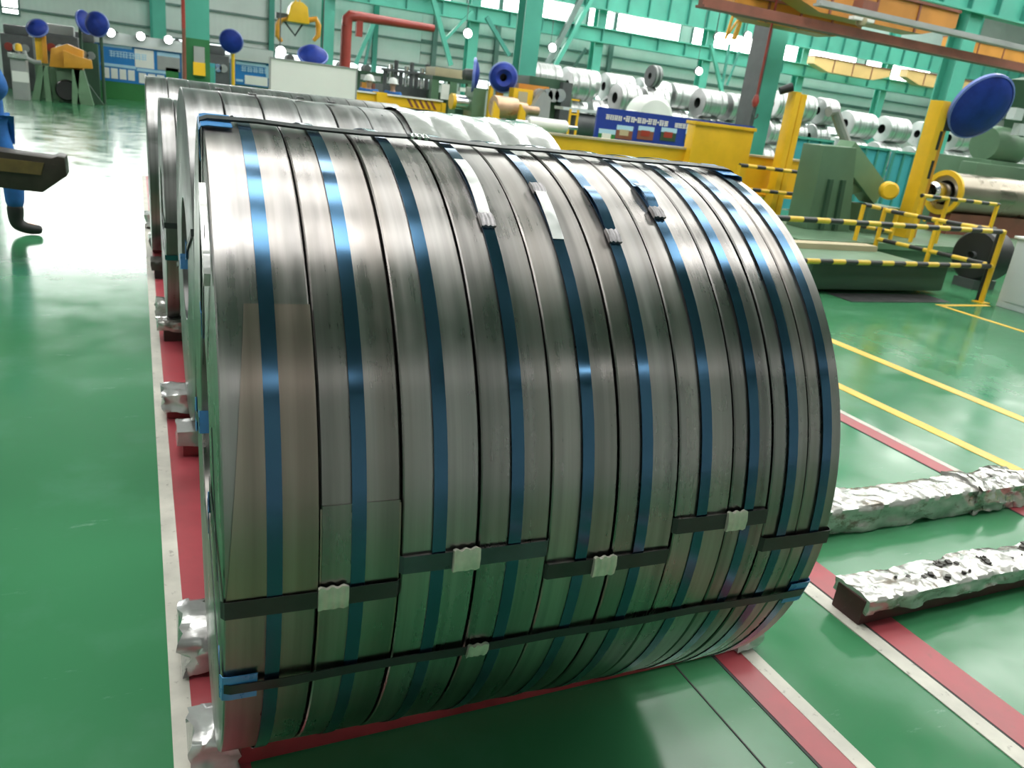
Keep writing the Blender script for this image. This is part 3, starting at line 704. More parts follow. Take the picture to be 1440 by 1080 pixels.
# hazard post with blue disc
a, b = at(1268, 335, Y8 - .15), at(1322, 142, Y8 - .15)
o = thing('hazard_post', 'tall yellow post with black slots carrying the large blue disc', 'post', (a.x, Y8, 0))
MB().box(a.x - .13, a.x + .03, Y8 - .3, Y8 - .08, .36, b.z).build('front_channel', M['yellow'], o, bevel=.008)
MB().box(a.x + .03, a.x + .2, Y8 - .22, Y8 + .0, .36, b.z - .02).build('side_channel', M['orange'], o, bevel=.008)
for k in (.2, .45, .66):
    z = .36 + (b.z - .36) * k; MB().box(a.x - .02, a.x + .034, Y8 - .305, Y8 - .29, z, z + .26).build('slot', M['black'], o)
q = Vector((a.x + .12, Y8 - .24, b.z - .3)); MB().box(q.x - .09, q.x + .09, q.y - .06, q.y + .06, q.z - .09, q.z + .09).build('bracket', M['black'], o)
PX = a.x
def disc(cu, cv, Y, r, nrm, label, hub=True, arm_to=None, dome=.12, group=None, ring_hole=0.0, post=None, pmat='yellow'):
    c = at(cu, cv, Y); n = Vector(nrm).normalized()
    o = thing('round_disc', label, 'disc', c, group)
    if ring_hole > 0:
        MB().lathe([(r * ring_hole, .02), (r * .6, dome * .9), (r * .93, dome * .35), (r, 0), (r, -.04), (r * .9, -.05), (r * ring_hole, -.05)], c, n, 40).build('face', M['blue'], o)
    else:
        MB().lathe([(0.001, dome), (r * .35, dome * .93), (r * .7, dome * .6), (r * .93, dome * .2), (r, 0), (r, -.04), (r * .9, -.05), (0.001, -.05)], c, n, 40).build('face', M['blue'], o)
    MB().lathe([(r, .012), (r + .025, 0), (r + .025, -.045), (r, -.05)], c, n, 40).build('rim', M['blue_edge'], o)
    if hub: MB().lathe([(.12, -.05), (.12, -.22), (.07, -.28), (.001, -.28)], c, n, 16).build('hub', M['grey_d'], o)
    if post is not None: MB().cyl((c - n * .22) * 1.0, Vector((c.x - n.x * .22, c.y - n.y * .22, post)), .05, n=10).build('post', M[pmat], o)
    if arm_to is not None: MB().tube([c - n * .2, (c - n * .2).lerp(Vector(arm_to), .5) + Vector((0, 0, .04)), arm_to], .03, 8).build('arm', M['grey_d'], o)
    return o
toC = -FWD; 
def facing(off_r, off_d, k):
    """a direction k of the way from the viewer's side towards an off-axis heading"""
    s = (RGT * off_r + DWN * off_d).normalized(); a = math.acos(max(-1, min(1, k)))
    return toC * math.cos(a) + s * math.sin(a)
disc(1380, 151, Y8 - .5, .45, (-0.18, -0.90, -0.40), 'large blue disc tilted on the yellow post at the right', arm_to=(PX + .12, Y8 - .2, b.z - .3), dome=.1)
# bronze sheet coil on its mandrel
p = at(1320, 268, 9.2); q = at(1440, 285, 9.2)
o = thing('sheet_coil', 'wide bronze-coloured sheet coil on a mandrel behind the guard rails', 'steel coil', (p.x + 1, 9.2, .36))
r = .33; zc_ = at(1320, 270, 9.2).z
MB().lathe([(.2, 0), (r, 0), (r, 3.2), (.2, 3.2)], (p.x + .15, 9.2, zc_), (1, 0, 0), 48).build('sheet_wrap', M['bronze'], o)
MB().lathe([(.12, -.35), (.16, -.3), (.16, 0)], (p.x + .15, 9.2, zc_), (1, 0, 0), 24).build('mandrel', M['chrome'], o)
MB().lathe([(r - .05, -.05), (r + .03, -.05), (r + .03, 0), (r - .05, 0)], (p.x + .15, 9.2, zc_), (1, 0, 0), 40, True).build('retaining_ring', M['yellow'], o)
MB().box(p.x + .2, p.x + 3.2, 9.0, 9.4, .36, zc_ - r + .02).build('cradle', M['brown'], o)
# big green gearbox at the right edge
o = thing('gearbox', 'green gearbox block at the right edge beyond the bronze coil', 'machine', at(1420, 300, 10.0))
a = at(1395, 225, 10.0); MB().box(a.x, a.x + 4, 10.0, 11.4, 0, a.z).build('housing', M['green'], o, bevel=.03)
a = at(1372, 228, 9.9); MB().box(a.x, a.x + 1.6, 9.85, 10.2, a.z - .5, a.z).build('bearing_block', M['green'], o, bevel=.04)
a = at(1412, 205, 9.9); MB().lathe([(0, -.3), (.3, -.3), (.34, -.2), (.34, .5), (0, .5)], (a.x + .3, 10.3, a.z), (1, 0, 0), 20).build('motor', M['green'], o)
a, b = at(1430, 200, 10.2), at(1445, 110, 10.2); MB().bar(a, b, .4, .35, (0, 1, 0)).build('frame_post', M['green_d'], o)
for u, v in ((1425, 160), (1432, 182)):
    a = at(u, v, 9.9); MB().box(a.x - .1, a.x + .14, 9.8, 9.95, a.z - .1, a.z + .1).build('name_plate', M['grey_l'], o)

# ------------------------------------------------------------------ yellow girder with posts, middle distance
YG = 10.6
o = thing('yellow_girder', 'long yellow girder with raised box and tall end post behind the dark bundle', 'girder', at(900, 230, YG))
a, b = at(742, 186, YG), at(1128, 246, YG); zt = at(860, 199, YG).z
MB().box(a.x, b.x, YG, YG + .06, .62, zt).build('web', M['yellow'], o)
MB().box(a.x, b.x, YG - .03, YG + .16, zt, zt + .03).build('top_flange', M['tan'], o)
MB().box(a.x, b.x, YG - .1, YG + .16, .58, .62).build('bottom_flange', M['yellow'], o)
c, d = at(979, 172, YG - .15), at(1062, 180, YG - .15)
MB().box(c.x, d.x, YG - .15, YG + .05, .6, c.z - .03).build('raised_box', M['yellow'], o, bevel=.012)
MB().box(c.x - .02, d.x + .02, YG - .18, YG + .08, c.z - .03, c.z + .02).build('box_lid', M['yellow'], o, bevel=.006)
for k in (.1, .5, .9):
    x = a.x + (b.x - a.x) * k; MB().box(x - .1, x + .1, YG - .05, YG + .15, 0, .58).build('leg', M['yellow'], o)
p, q = at(1090, 282, YG - .3), at(1124, 130, YG - .3)
MB().box(q.x - .13, q.x - .02, YG - .38, YG - .2, 0, q.z).build('post_channel', M['yellow'], o, bevel=.006)
MB().box(q.x + .03, q.x + .15, YG - .34, YG - .16, 0, q.z - .02).build('post_channel', M['yellow'], o, bevel=.006)
MB().box(q.x - .02, q.x + .03, YG - .32, YG - .22, .2, q.z - .05).build('post_slot', M['brown'], o)
q2 = at(1105, 127, YG - .3); MB().lathe([(0, -.1), (.06, -.1), (.07, .1), (0, .1)], q2 + Vector((0, 0, .02)), (.8, -.4, .4), 12).build('camera_head', M['black'], o)
o = thing('guard_rail', 'black and yellow rail just below the yellow girder end', 'railing', at(1090, 265, 10.05))
a, b = at(1040, 232, 10.05), at(1130, 243, 10.05); rail(o, a, b, 'hazx', .03); rail(o, a - Vector((0, 0, .35)), b - Vector((0, 0, .35)), 'hazx', .03); post(o, (a.x, 10.05), 0, a.z); post(o, (b.x, 10.05), 0, b.z)

# blue banner with lettering strokes and little pictures
YBN = 12.5
o = thing('banner_board', 'dark blue banner with a white line of writing and small landscape pictures', 'banner', at(920, 200, YBN))
a, b = at(842, 150, YBN), at(1062, 176, YBN); zt, zb_ = a.z, at(850, 200, YBN).z - .15
MB().box(a.x, b.x, YBN, YBN + .05, zb_, zt).build('panel', M['banner'], o)
MB().box(a.x + .1, a.x + .16, YBN + .05, YBN + .11, 0, zt - .1).build('leg', M['grey'], o); MB().box(b.x - .16, b.x - .1, YBN + .05, YBN + .11, 0, zt - .1).build('leg', M['grey'], o)
def glyph(par, x, y, z, s, seed, mat='white'):
    """a small brush-stroke character"""
    r = random.Random(seed); m = MB()
    for k in range(3):
        zz = z + s * (.12 + .34 * k + .06 * r.random()); m.box(x + s * .06 * r.random(), x + s * (.8 + .15 * r.random()), y - .006, y, zz, zz + s * .13)
    for k in range(2):
        xx = x + s * (.2 + .42 * k + .1 * r.random()); m.box(xx, xx + s * .13, y - .007, y, z + s * .05 * r.random(), z + s * (.85 + .15 * r.random()))
    m.build('character', M[mat], par)
u0 = at(852, 162, YBN); u1 = at(982, 177, YBN); span = u1.x - u0.x; s = .1
zz = u0.z - .07; seed = 0
for start, n in ((0.0, 4), (.205, 2), (.325, 2), (.44, 2), (.565, 2), (.735, 4), (.925, 2)):
    for k in range(n):
        glyph(o, u0.x + span * start + k * s * (1.02 if n == 2 else .84), YBN, zz, s * (1 if n == 2 else .9), seed); seed += 1
for k in (.185, .305, .425, .545, .905): MB().box(u0.x + span * k, u0.x + span * k + .03, YBN - .006, YBN, zz + .04, zz + .07).build('dot', M['white'], o)
for i, (u, v) in enumerate(((853, 190), (878, 185), (908, 186), (940, 188), (974, 191))):
    c = at(u, v, YBN); w = .17; 
    pic = MB().box(c.x - w, c.x + w, YBN - .008, YBN, c.z - .13, c.z + .02).build('picture', M[('board_g', 'brown', 'brown', 'green_d', 'green_d')[i]], o)
    MB().box(c.x - w, c.x + w, YBN - .009, YBN, c.z + .02, c.z + .10).build('picture_sky', M['board_l'], pic)
    MB().box(c.x - w * .6, c.x + w * .5, YBN - .011, YBN, c.z - .07, c.z + .03).build('picture_patch', M[('white', 'tan', 'redpipe', 'redpipe', 'pgreen')[i]], pic)
# cyan panels / low wall of the coil yard
YW = 14.0
for i, (u0_, u1_, v) in enumerate(((1118, 1172, 194), (1200, 1252, 206), (1256, 1300, 214), (1308, 1372, 222))):
    a, b = at(u0_, v, YW), at(u1_, v, YW)
    o = thing('cyan_panel', ('cyan sheet panel left of the green uncoiler', 'teal sheet panel behind the uncoiler arm', 'teal sheet panel just left of the hazard post', 'teal sheet panel above the bronze coil')[i], 'panel', (a.x, YW, 0))
    MB().box(a.x, b.x, YW, YW + .05, .02, a.z).build('sheet', M['cyan'], o)
    MB().box(a.x, b.x, YW - .05, YW + .08, a.z, a.z + .05).build('cap_rail', M['turq'], o)
    for k in (.0, .33, .66, .97): MB().box(a.x + (b.x - a.x) * k, a.x + (b.x - a.x) * k + .05, YW - .04, YW, .0, a.z).build('stud', M['turq_d'], o)

# ------------------------------------------------------------------ coil yard
YY = 23.0
def bgcoil(x, y, z, r, w, group, label, mat='steel_bg', bore=.36, tilt=0):
    o = thing('steel_coil', label, 'steel coil', (x, y, z - r), group)
    d = Vector((math.cos(tilt), math.sin(tilt), 0)); c = Vector((x, y, z))
    g = r * .05
    MB().lathe([(r * bore, -w / 2), (r - g, -w / 2), (r, -w / 2 + g), (r, w / 2 - g), (r - g, w / 2), (r * bore, w / 2)], c, d, 36, True).build('winding', M[mat], o)
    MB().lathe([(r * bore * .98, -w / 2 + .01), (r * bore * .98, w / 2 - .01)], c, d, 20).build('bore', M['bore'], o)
    for k in (-.25, .25): MB().lathe([(r + .006, w * k - .03), (r + .006, w * k + .03)], c, d, 36).build('strap', M['grey'], o)
    return o
ORD = ['first', 'second', 'third', 'fourth', 'fifth', 'sixth', 'seventh', 'eighth', 'ninth', 'tenth', 'eleventh', 'twelfth', 'thirteenth', 'fourteenth']
def yard(x0, x1, y, where, rows=2, zb=.8, r=.44, w=.95, seed=1, step=1.0):
    rn = random.Random(seed)
    plat = thing('storage_plinth', 'low grey plinth under the bright coils ' + where, 'plinth', ((x0 + x1) / 2, y, 0))
    MB().box(x0 - .1, x1 + .1, y - .8, y + .8, 0, zb).build('body', M['grey'], plat, bevel=.02)
    MB().box(x0 - .1, x1 + .1, y - .84, y - .8, zb - .2, zb - .05).build('edge_rail', M['turq'], plat)
    for row in range(rows):
        x = x0 + w / 2 + (0 if row == 0 else .35); i = 0
        while x < x1 - (.2 if row == 0 else .5):
            rr = r; ww = w * (.8 + .15 * rn.random())
            bgcoil(x, y + (0 if row % 2 == 0 else .12), zb + rr + .008 + row * r * 2.004, rr, ww, 'bright coils ' + where, '%s bright coil from the left in the %s row %s' % (ORD[i], ('lower', 'upper', 'topmost')[row], where), bore=.30 + .08 * rn.random())
            x += w * (step + .18 * rn.random()); i += 1
xs = [at(u, 170, YY).x for u in (775, 842, 962, 1050, 1066, 1172, 1180, 1300)]
yard(xs[0], xs[1] - .2, YY, 'left of the blue banner', 2, .95, .43, 1.0, 2)
yard(xs[1] + .1, xs[2] - .2, YY, 'above the blue banner', 2, .72, .45, .95, 3)
yard(xs[2] + .1, xs[3], YY, 'left of the big green column', 2, .85, .47, 1.0, 4)
yard(xs[4], xs[5], YY, 'around the yellow girder post', 3, .25, .46, .75, 5, 1.4)
yard(xs[6], xs[7] + 10, YY, 'above the teal panels', 2, .80, .48, 1.4, 6, 1.3)
yard(xs[0], xs[3] + 1, 26.0, 'behind the blue banner', 2, 1.05, .47, 1.35, 9)
# the white sheeted coil and the dark ring on top
o = thing('covered_coil', 'coil under a white plastic sheet above the blue banner', 'covered coil', at(918, 165, 17))
a, b = at(893, 152, 17), at(945, 158, 17); c = at(918, 134, 17)
rr = (b.x - a.x) / 2 * .92
MB().lathe([(.001, -.55), (rr * .8, -.5), (rr, -.35), (rr * 1.02, .3), (rr * .85, .5), (.001, .55)], ((a.x + b.x) / 2, 17.2, c.z - rr), (.25, .97, 0), 28).build('sheet', M['white'], o)
MB().box(a.x, b.x, 16.8, 17.7, 0, c.z - rr * 1.3).build('stand', M['grey'], o)
sk = MB(); sk.prism([(a.x - .6, c.z - rr * 1.05), (a.x + .1, c.z - rr * .75), (a.x + .2, c.z - rr * 1.15)], 'Y', 16.9, 17.3); sk.build('sheet_fold', M['white'], o)
c = at(920, 117, YY); bgcoil(c.x, YY + .1, .72 + .45 * 4.02 + .345, .34, .3, None, 'small dark coil standing alone on top of the pile', 'grey_d', .3)
# red hook chain
o = thing('crane_hook', 'dark red chain with hook hanging beside the big green column', 'hook', at(1066, 130, 16))
a, b = at(1086, 60, 16), at(1068, 165, 16)
MB().tube([(a.x - .12, 16, 9), (a.x - .13, 16, b.z + .2)], .028, 8).build('chain', M['redpipe'], o)
MB().lathe([(.001, .16), (.05, .13), (.09, .0), (.06, -.12), (.001, -.16)], (a.x - .13, 16, b.z + .35), (0, 0, 1), 12).build('hook_block', M['redpipe'], o)
MB().tube([(a.x - .13, 16, b.z + .2), (a.x - .13, 16, b.z + .05), (a.x - .06, 16, b.z - .05), (a.x + .02, 16, b.z), (a.x + .02, 16, b.z + .07)], .025, 8).build('hook', M['grey_d'], o)
# ------------------------------------------------------------------ middle distance: slitting line
# white sheeted roll and ladder left of the banner
YM = 13.0
a, b = at(744, 166, YM), at(797, 174, YM)
o = thing('white_roll', 'white wrapped roll on a white bench behind the yellow girder', 'roll', (a.x, YM, 0))
MB().lathe([(.001, 0), (.09, 0), (.11, .03), (.11, b.x - a.x - .03), (.09, b.x - a.x), (.001, b.x - a.x)], (a.x, YM, a.z - .08), (1, 0, 0), 20).build('roll', M['white'], o)
MB().box(a.x + .08, b.x - .1, YM - .05, YM + .5, 0, a.z - .18).build('bench', M['grey_l'], o)
MB().cyl((a.x - .25, YM, a.z - .08), (b.x + .22, YM, a.z - .08), .035, n=10).build('shaft', M['chrome'], o)
o = thing('yellow_ladder', 'small yellow ladder beside the white roll', 'ladder', at(804, 185, 13.6))
a, b = at(798, 188, 13.6), at(808, 154, 13.6)
for dx in (0, .16): MB().bar((a.x + dx, 13.6, 0), (a.x + dx, 13.6, b.z), .035, .035).build('side_rail', M['yellow'], o)
for k in range(7): MB().bar((a.x, 13.6, .25 + k * .25), (a.x + .16, 13.6, .25 + k * .25), .03, .03).build('rung', M['yellow'], o)
o = thing('dark_roller', 'dark grey roller between the ladder and the blue banner', 'roller', at(825, 185, 15))
a, b = at(811, 172, 15), at(838, 176, 15)
MB().lathe([(.001, 0), (.24, 0), (.24, b.x - a.x), (.001, b.x - a.x)], (a.x, 15.2, a.z - .05), (1, 0, 0), 24).build('roller', M['grey_d'], o)
MB().lathe([(.25, 0), (.27, .02), (.25, .06)], (b.x, 15.2, a.z - .05), (1, 0, 0), 24).build('end_flange', M['chrome'], o)
MB().box(a.x - .1, b.x + .1, 15.1, 15.3, 0, a.z - .3).build('stand', M['green_d'], o)
a, b = at(792, 152, 15), at(842, 159, 15)
MB().box(a.x, b.x, 15.0, 15.4, a.z - .03, a.z + .03).build('table_top', M['grey_l'], o)
# green slitter head
YS = 16.7
o = thing('slitter_head', 'green slitting machine head with yellow switchbox left of the white roll', 'machine', at(775, 170, YS))
a, b = at(750, 165, YS), at(802, 165, YS); zt = at(775, 128, YS).z
MB().box(a.x, b.x, YS, YS + .7, 0, zt).build('housing', M['green'], o, bevel=.03)
a2, b2_ = at(742, 112, YS), at(793, 118, YS); MB().box(a2.x, b2_.x, YS - .1, YS + .6, zt, at(770, 110, YS).z).build('head_beam', M['green_d'], o, bevel=.02)
a2, b2_ = at(726, 118, YS), at(768, 124, YS); MB().box(a2.x, b2_.x, YS - .15, YS + .1, a2.z - .12, a2.z + .02).build('cross_bar', M['crane'], o)
for i in range(4):
    c = at(758 + i * 9, 134, YS - .2); MB().lathe([(0.001, -.1), (.14, -.1), (.14, .1), (0.001, .1)], c, (0, 1, 0), 14).build('knife_roll', M['chrome'] if i % 2 else M['grey'], o)
c = at(793, 130, YS - .1); MB().box(c.x - .12, c.x + .12, YS - .25, YS, 0.2, at(793, 116, YS).z).build('column', M['grey_d'], o)
c, d = at(719, 123, YS - .3), at(744, 148, YS - .3); MB().box(c.x, d.x, YS - .45, YS - .2, d.z, c.z).build('switch_box', M['yellow'], o, bevel=.02)
MB().box((c.x + d.x) / 2 - .12, (c.x + d.x) / 2 + .1, YS - .46, YS - .45, (c.z + d.z) / 2 - .12, (c.z + d.z) / 2 + .1).build('switch_label', M['tan'], o)
c, d = at(738, 162, YS - .4), at(744, 128, YS - .4); MB().prism([(c.x - .15, c.z - .2), (c.x + .5, c.z - .2), (d.x + .45, d.z - .1), (d.x + .25, d.z + .05)], 'Y', YS - .6, YS - .4).build('gusset', M['grey'], o)
# copper roll on yellow cradle
YK = 15.3
c = at(700, 150, YK)
o = thing('copper_roll', 'copper-coloured roll on a yellow cradle behind the bundles', 'roll', (c.x, YK, 0))
MB().lathe([(.001, 0), (.20, 0), (.21, .03), (.21, .5), (.14, .52), (.14, .75), (.09, .76), (.09, 1.05), (.001, 1.05)], (c.x - .1, YK, c.z), (1, 0.1, 0), 28).build('roll', [M['copper']][0], o)
for dx in (-.15, .42): MB().prism([(c.x + dx - .16, 0), (c.x + dx + .16, 0), (c.x + dx + .06, c.z - .05), (c.x + dx - .06, c.z + .1)], 'Y', YK - .32, YK - .24).build('cradle_leg', M['yellow'], o)
# green post block and bright roll under the edge-on disc
c = at(672, 145, 17); o = thing('bearing_stand', 'dark green bearing stand below the edge-on blue disc', 'machine', (c.x, 17, 0))
a, b = at(664, 150, 17), at(682, 150, 17); MB().box(a.x, b.x, 17, 17.5, 0, at(672, 124, 17).z).build('block', M['green'], o, bevel=.02)
a, b = at(640, 143, 17.2), at(664, 146, 17.2); MB().lathe([(.001, 0), (.15, 0), (.15, b.x - a.x), (.001, b.x - a.x)], (a.x, 17.25, a.z), (1, 0, 0), 20).build('bright_roll', M['chrome'], o)
MB().lathe([(.001, -.08), (.17, -.08), (.17, 0), (.001, 0)], (a.x, 17.25, a.z), (1, 0, 0), 20).build('yellow_collar', M['yellow'], o)
# tan topped line cabinet
YT = 21.0
o = thing('line_cabinet', 'green machine frame with a tan box on top, left of the edge-on blue disc', 'machine', at(640, 150, YT))
a, b = at(608, 112, YT), at(668, 118, YT); zt = at(640, 110, YT).z
MB().box(a.x, b.x, YT, YT + 1.2, zt - .1, zt).build('top_frame', M['green_d'], o)
for x in (a.x + .1, (a.x + b.x) / 2, b.x - .1): MB().box(x - .1, x + .1, YT, YT + .2, 0, zt - .1).build('leg', M['green'], o)
MB().box(a.x + .2, b.x - .1, YT + .3, YT + 1, 0, zt - .4).build('inner_housing', M['green_d'], o)
c, d = at(614, 94, YT), at(660, 108, YT); MB().box(c.x, d.x, YT + .1, YT + .9, zt, c.z).build('tan_box', M['tan'], o, bevel=.02)
c, d = at(646, 126, YT - .1), at(666, 131, YT - .1); MB().box(c.x, d.x, YT - .15, YT, c.z - .04, c.z + .06).build('light_bar', M['white'], o)
c = at(626, 128, 18); o = thing('sign_post', 'thin red and white marker post right of the yellow beam end', 'post', (c.x, 18, 0))
MB().box(c.x - .05, c.x + .05, 18, 18.06, 0, at(626, 145, 18).z).build('post', M['yellow'], o)
MB().box(c.x - .09, c.x + .09, 17.98, 18.04, at(626, 140, 18).z, at(626, 118, 18).z).build('marker', M['white'], o)
# rods machine
YR = 22.5
o = thing('roller_rack', 'dark rack of upright rollers behind the yellow beam', 'machine', at(575, 135, YR))
a, b = at(538, 128, YR), at(606, 136, YR); zt = at(570, 122, YR).z
MB().box(a.x, b.x, YR, YR + .8, 0, zt).build('base', M['grey_d'], o)
for i in range(9):
    x = a.x + .1 + (b.x - a.x - .2) * i / 8; MB().cyl((x, YR + .2, zt), (x, YR + .2, at(575, 100, YR).z + .12 * (i % 3)), .06, n=10).build('upright_roller', M['chrome'] if i % 3 == 1 else M['grey_d'], o)
MB().box(a.x, b.x, YR + .1, YR + .3, zt + .35, zt + .42).build('guide_bar', M['grey_d'], o)
o = thing('parts_shelf', 'brown cluttered shelf behind the two workers', 'shelf', at(530, 130, 25))
a, b = at(500, 98, 25), at(560, 108, 25)
MB().box(a.x, b.x, 25, 25.6, 0, a.z - .5).build('cabinet', M['brown'], o)
MB().box(a.x, b.x, 24.9, 25.6, a.z - .1, a.z).build('top_shelf', M['green_d'], o)
for i in range(4):
    x = a.x + .1 + (b.x - a.x - .2) * i / 3; MB().box(x - .05, x + .05, 24.95, 25.05, 0, a.z).build('upright', M['green_d'], o)
for i in range(5):
    x = a.x + .2 + i * .25; MB().box(x, x + .18, 24.95, 25.3, a.z - .5, a.z - .32).build('bin', M[('crane', 'brown', 'tan', 'crane', 'brown')[i]], o)
# yellow beam in front of the workers
YE = 18.5
o = thing('yellow_beam', 'yellow beam with hazard-striped end in front of the two workers', 'beam', at(560, 150, YE))
a, b = at(502, 129, YE), at(622, 146, YE); zt = at(560, 134, YE).z; zb_ = at(560, 150, YE).z
MB().box(a.x, b.x, YE, YE + .25, zb_, zt - .03).build('web', M['yellow'], o)
MB().box(a.x, b.x, YE - .05, YE + .3, zt - .03, zt).build('top_plate', M['white'], o)
c = at(535, 140, YE); MB().box(c.x - .12, c.x + .12, YE - .12, YE + .25, 0, zt + .02).build('post', M['yellow'], o)
for k in range(5):
    x = b.x - .75 + k * .14; MB().prism([(x, zb_ + .02), (x + .06, zb_ + .02), (x - .06, zt - .05), (x - .12, zt - .05)], 'Y', YE - .012, YE).build('hazard_stripe', M['brown'], o)
MB().box(b.x - .2, b.x, YE, YE + .25, 0, zb_).build('post', M['yellow'], o)
# blank white board
YWB = 12.0
o = thing('white_board', 'large blank white board standing behind the coil bundles', 'board', at(440, 140, YWB))
a, b = at(381, 83, YWB), at(501, 98, YWB); zt = at(440, 90, YWB).z
MB().box(a.x, b.x, YWB, YWB + .04, zt - .85, zt).build('panel', M['white'], o)
f = MB(); f.box(a.x - .02, b.x + .02, YWB - .01, YWB + .05, zt, zt + .02).box(a.x - .02, a.x, YWB - .01, YWB + .05, zt - .87, zt).box(b.x, b.x + .02, YWB - .01, YWB + .05, zt - .87, zt).box(a.x, b.x, YWB - .01, YWB + .05, zt - .87, zt - .85)
f.build('frame', M['grey'], o)
for x in (a.x + .1, b.x - .1): MB().box(x - .03, x + .03, YWB + .04, YWB + .1, 0, zt - .1).build('leg', M['grey'], o)
# notice boards
def noticeboard(u0, v0, u1, v1, ub, Y, label, cells):
    o = thing('notice_board', label, 'notice board', at((u0 + u1) / 2, ub, Y))
    a, b = at(u0, v0, Y), at(u1, v1, Y); zt = (a.z + b.z) / 2; zb = at(u0, ub, Y).z
    MB().box(a.x, b.x, Y, Y + .1, zb, zt).build('panel', M['board'], o)
    MB().box(a.x - .1, b.x + .1, Y - .12, Y + .2, zt, zt + .38).build('header', M['grey_l'], o)
    MB().box(a.x - .1, a.x, Y - .05, Y + .15, 0, zt).build('side_post', M['board'], o); MB().box(b.x, b.x + .1, Y - .05, Y + .15, 0, zt).build('side_post', M['grey'], o)
    W_, H_ = b.x - a.x, zt - zb
    for fx0, fx1, fz0, fz1, mt in cells: MB().box(a.x + W_ * fx0, a.x + W_ * fx1, Y - .02, Y, zb + H_ * fz0, zb + H_ * fz1).build('sheet', M[mt], o)
    return o, a, b, zb, zt
YN = 33.0
o, a, b, zb_, zt = noticeboard(137, 60, 255, 74, 112, YN, 'large blue notice board with white sheets, left of the green column',
    [(.02, .40, .92, 1.0, 'board_l'), (.43, .66, .46, .96, 'white'), (.70, .98, .85, .95, 'board_l'), (.70, .98, .46, .85, 'grey'), (.80, .96, .02, .55, 'board_g'), (.02, .44, .40, .48, 'board_l'), (.45, .80, .36, .44, 'board_l')] +
    [(.04 + .10 * k, .12 + .10 * k, .08, .36, 'white') for k in range(4)] + [(.47 + .11 * k, .56 + .11 * k, .04, .32, 'white') for k in range(3)])
for k in range(6): glyph(o, a.x + .35 + k * .2, YN - .02, zb_ + (zt - zb_) * .66, .22, 40 + k, 'board_l')
MB().box(a.x - .1, b.x + .1, YN + .02, YN + .3, 0, zb_).build('plinth', M['board_g'], o)
for i, u in enumerate((156, 198, 237)):
    c = at(u, 46 + i * 5, YN - .3); l = thing('lamp', ('left', 'middle', 'right')[i] + ' round lamp above the large notice board', 'lamp', c)
    MB().lathe([(.001, -.12), (.08, -.09), (.13, 0), (.1, .08), (.001, .12)], c, (.2, -1, 0), 18).build('bulb', M['lamp'], l)
    MB().lathe([(.14, .0), (.14, .2), (.06, .34), (.001, .34)], c, (-.2, 1, 0), 18).build('housing', M['grey_d'], l)
    MB().cyl((c.x, YN - .3, c.z - .05), (c.x, YN - .125, min(c.z - .08, zt + .34)), .03, n=8).build('stem', M['grey_d'], l)
o, a, b, zb_, zt = noticeboard(329, 83, 379, 90, 118, 27.0, 'smaller blue notice board between the green column and the white board',
    [(.05, .9, .82, .95, 'board_l'), (.30, .95, .05, .42, 'white'), (.05, .25, .12, .22, 'board_l'), (.9, .98, .4, .9, 'board_l')])
for k in range(5): glyph(o, a.x + .2 + k * .17, 26.98, zb_ + (zt - zb_) * .55, .17, 60 + k, 'board_l')
# blue discs on the line
disc(668, 106, 17.2, .34, (.92, -.38, .0), 'blue disc seen nearly edge-on above the dark green bearing stand', dome=.1, post=1.9, pmat='green_d')
o = disc(708, 109, 16.6, .29, (-.25, -.95, -.1), 'blue ring-shaped disc facing the viewer above the copper roll', dome=.1, ring_hole=.28)
c = at(704, 130, 16.7); l = thing('disc_stand', 'orange stand below the ring-shaped blue disc', 'stand', (c.x, 16.7, 0))
MB().box(c.x - .08, c.x + .06, 16.68, 16.8, 0, at(704, 118, 16.7).z).build('post', M['orange'], l); MB().box(c.x - .25, c.x - .18, 16.68, 16.8, 0, at(704, 122, 16.7).z).build('post', M['yellow'], l)
disc(325, 58, 25, .30, (-.3, -.9, -.2), 'blue disc above the smaller notice board', dome=.1, post=0.0)
disc(440, 77, 22, .36, (-.1, -.6, .75), 'blue disc peeking over the blank white board', dome=.2, post=0.0)
disc(136, 34, 29, .34, (-.4, -.9, .05), 'blue round disc above the left end of the large notice board', dome=.15, post=0.0, pmat='green_d')
disc(120, 31, 30.3, .34, (.75, -.6, .25), 'blue disc tilted edge-on at the far left, overlapping the round one', dome=.1, post=0.0, pmat='green_d')
disc(52, 39, 29.2, .28, (-.2, -.8, .5), 'small blue disc on top of the left yellow post', dome=.15)
# hanging coil tongs
YH = 24.0
c = at(418, 20, YH); o = thing('coil_tongs', 'yellow coil tongs hanging from the crane above the white board', 'lifting tongs', c)
MB().prism([(c.x - .3, c.z - .22), (c.x + .3, c.z - .22), (c.x + .24, c.z + .2), (c.x + .1, c.z + .3), (c.x - .12, c.z + .3), (c.x - .22, c.z + .15)], 'Y', YH - .25, YH + .25).build('head_block', M['yellow'], o, bevel=.03)
for dx in (-.05, .06): MB().cyl((c.x + dx, YH, c.z + .3), (c.x + dx, YH, 11.5), .018, n=6).build('cable', M['yellow'], o)
for s, u in ((-1, 392), (1, 447)):
    p, q = at(u, 30, YH), at(u - 1, 58, YH)
    MB().tube([(c.x + s * .25, YH, c.z - .12), (p.x - s * .05, YH, p.z + .05), (p.x + s * .02, YH, p.z - .1), (q.x + s * .02, YH, q.z + .15), (q.x - s * .1, YH, q.z)], [.07, .075, .08, .07, .05], 8).build('claw', M['orange'], o)
MB().bar((at(388, 24, YH).x, YH, c.z - .1), (c.x - .2, YH, c.z - .1), .12, .14).build('actuator', M['grey_d'], o)
p, q, r_ = at(400, 30, YH + .2), at(415, 50, YH + .2), at(428, 30, YH + .2)
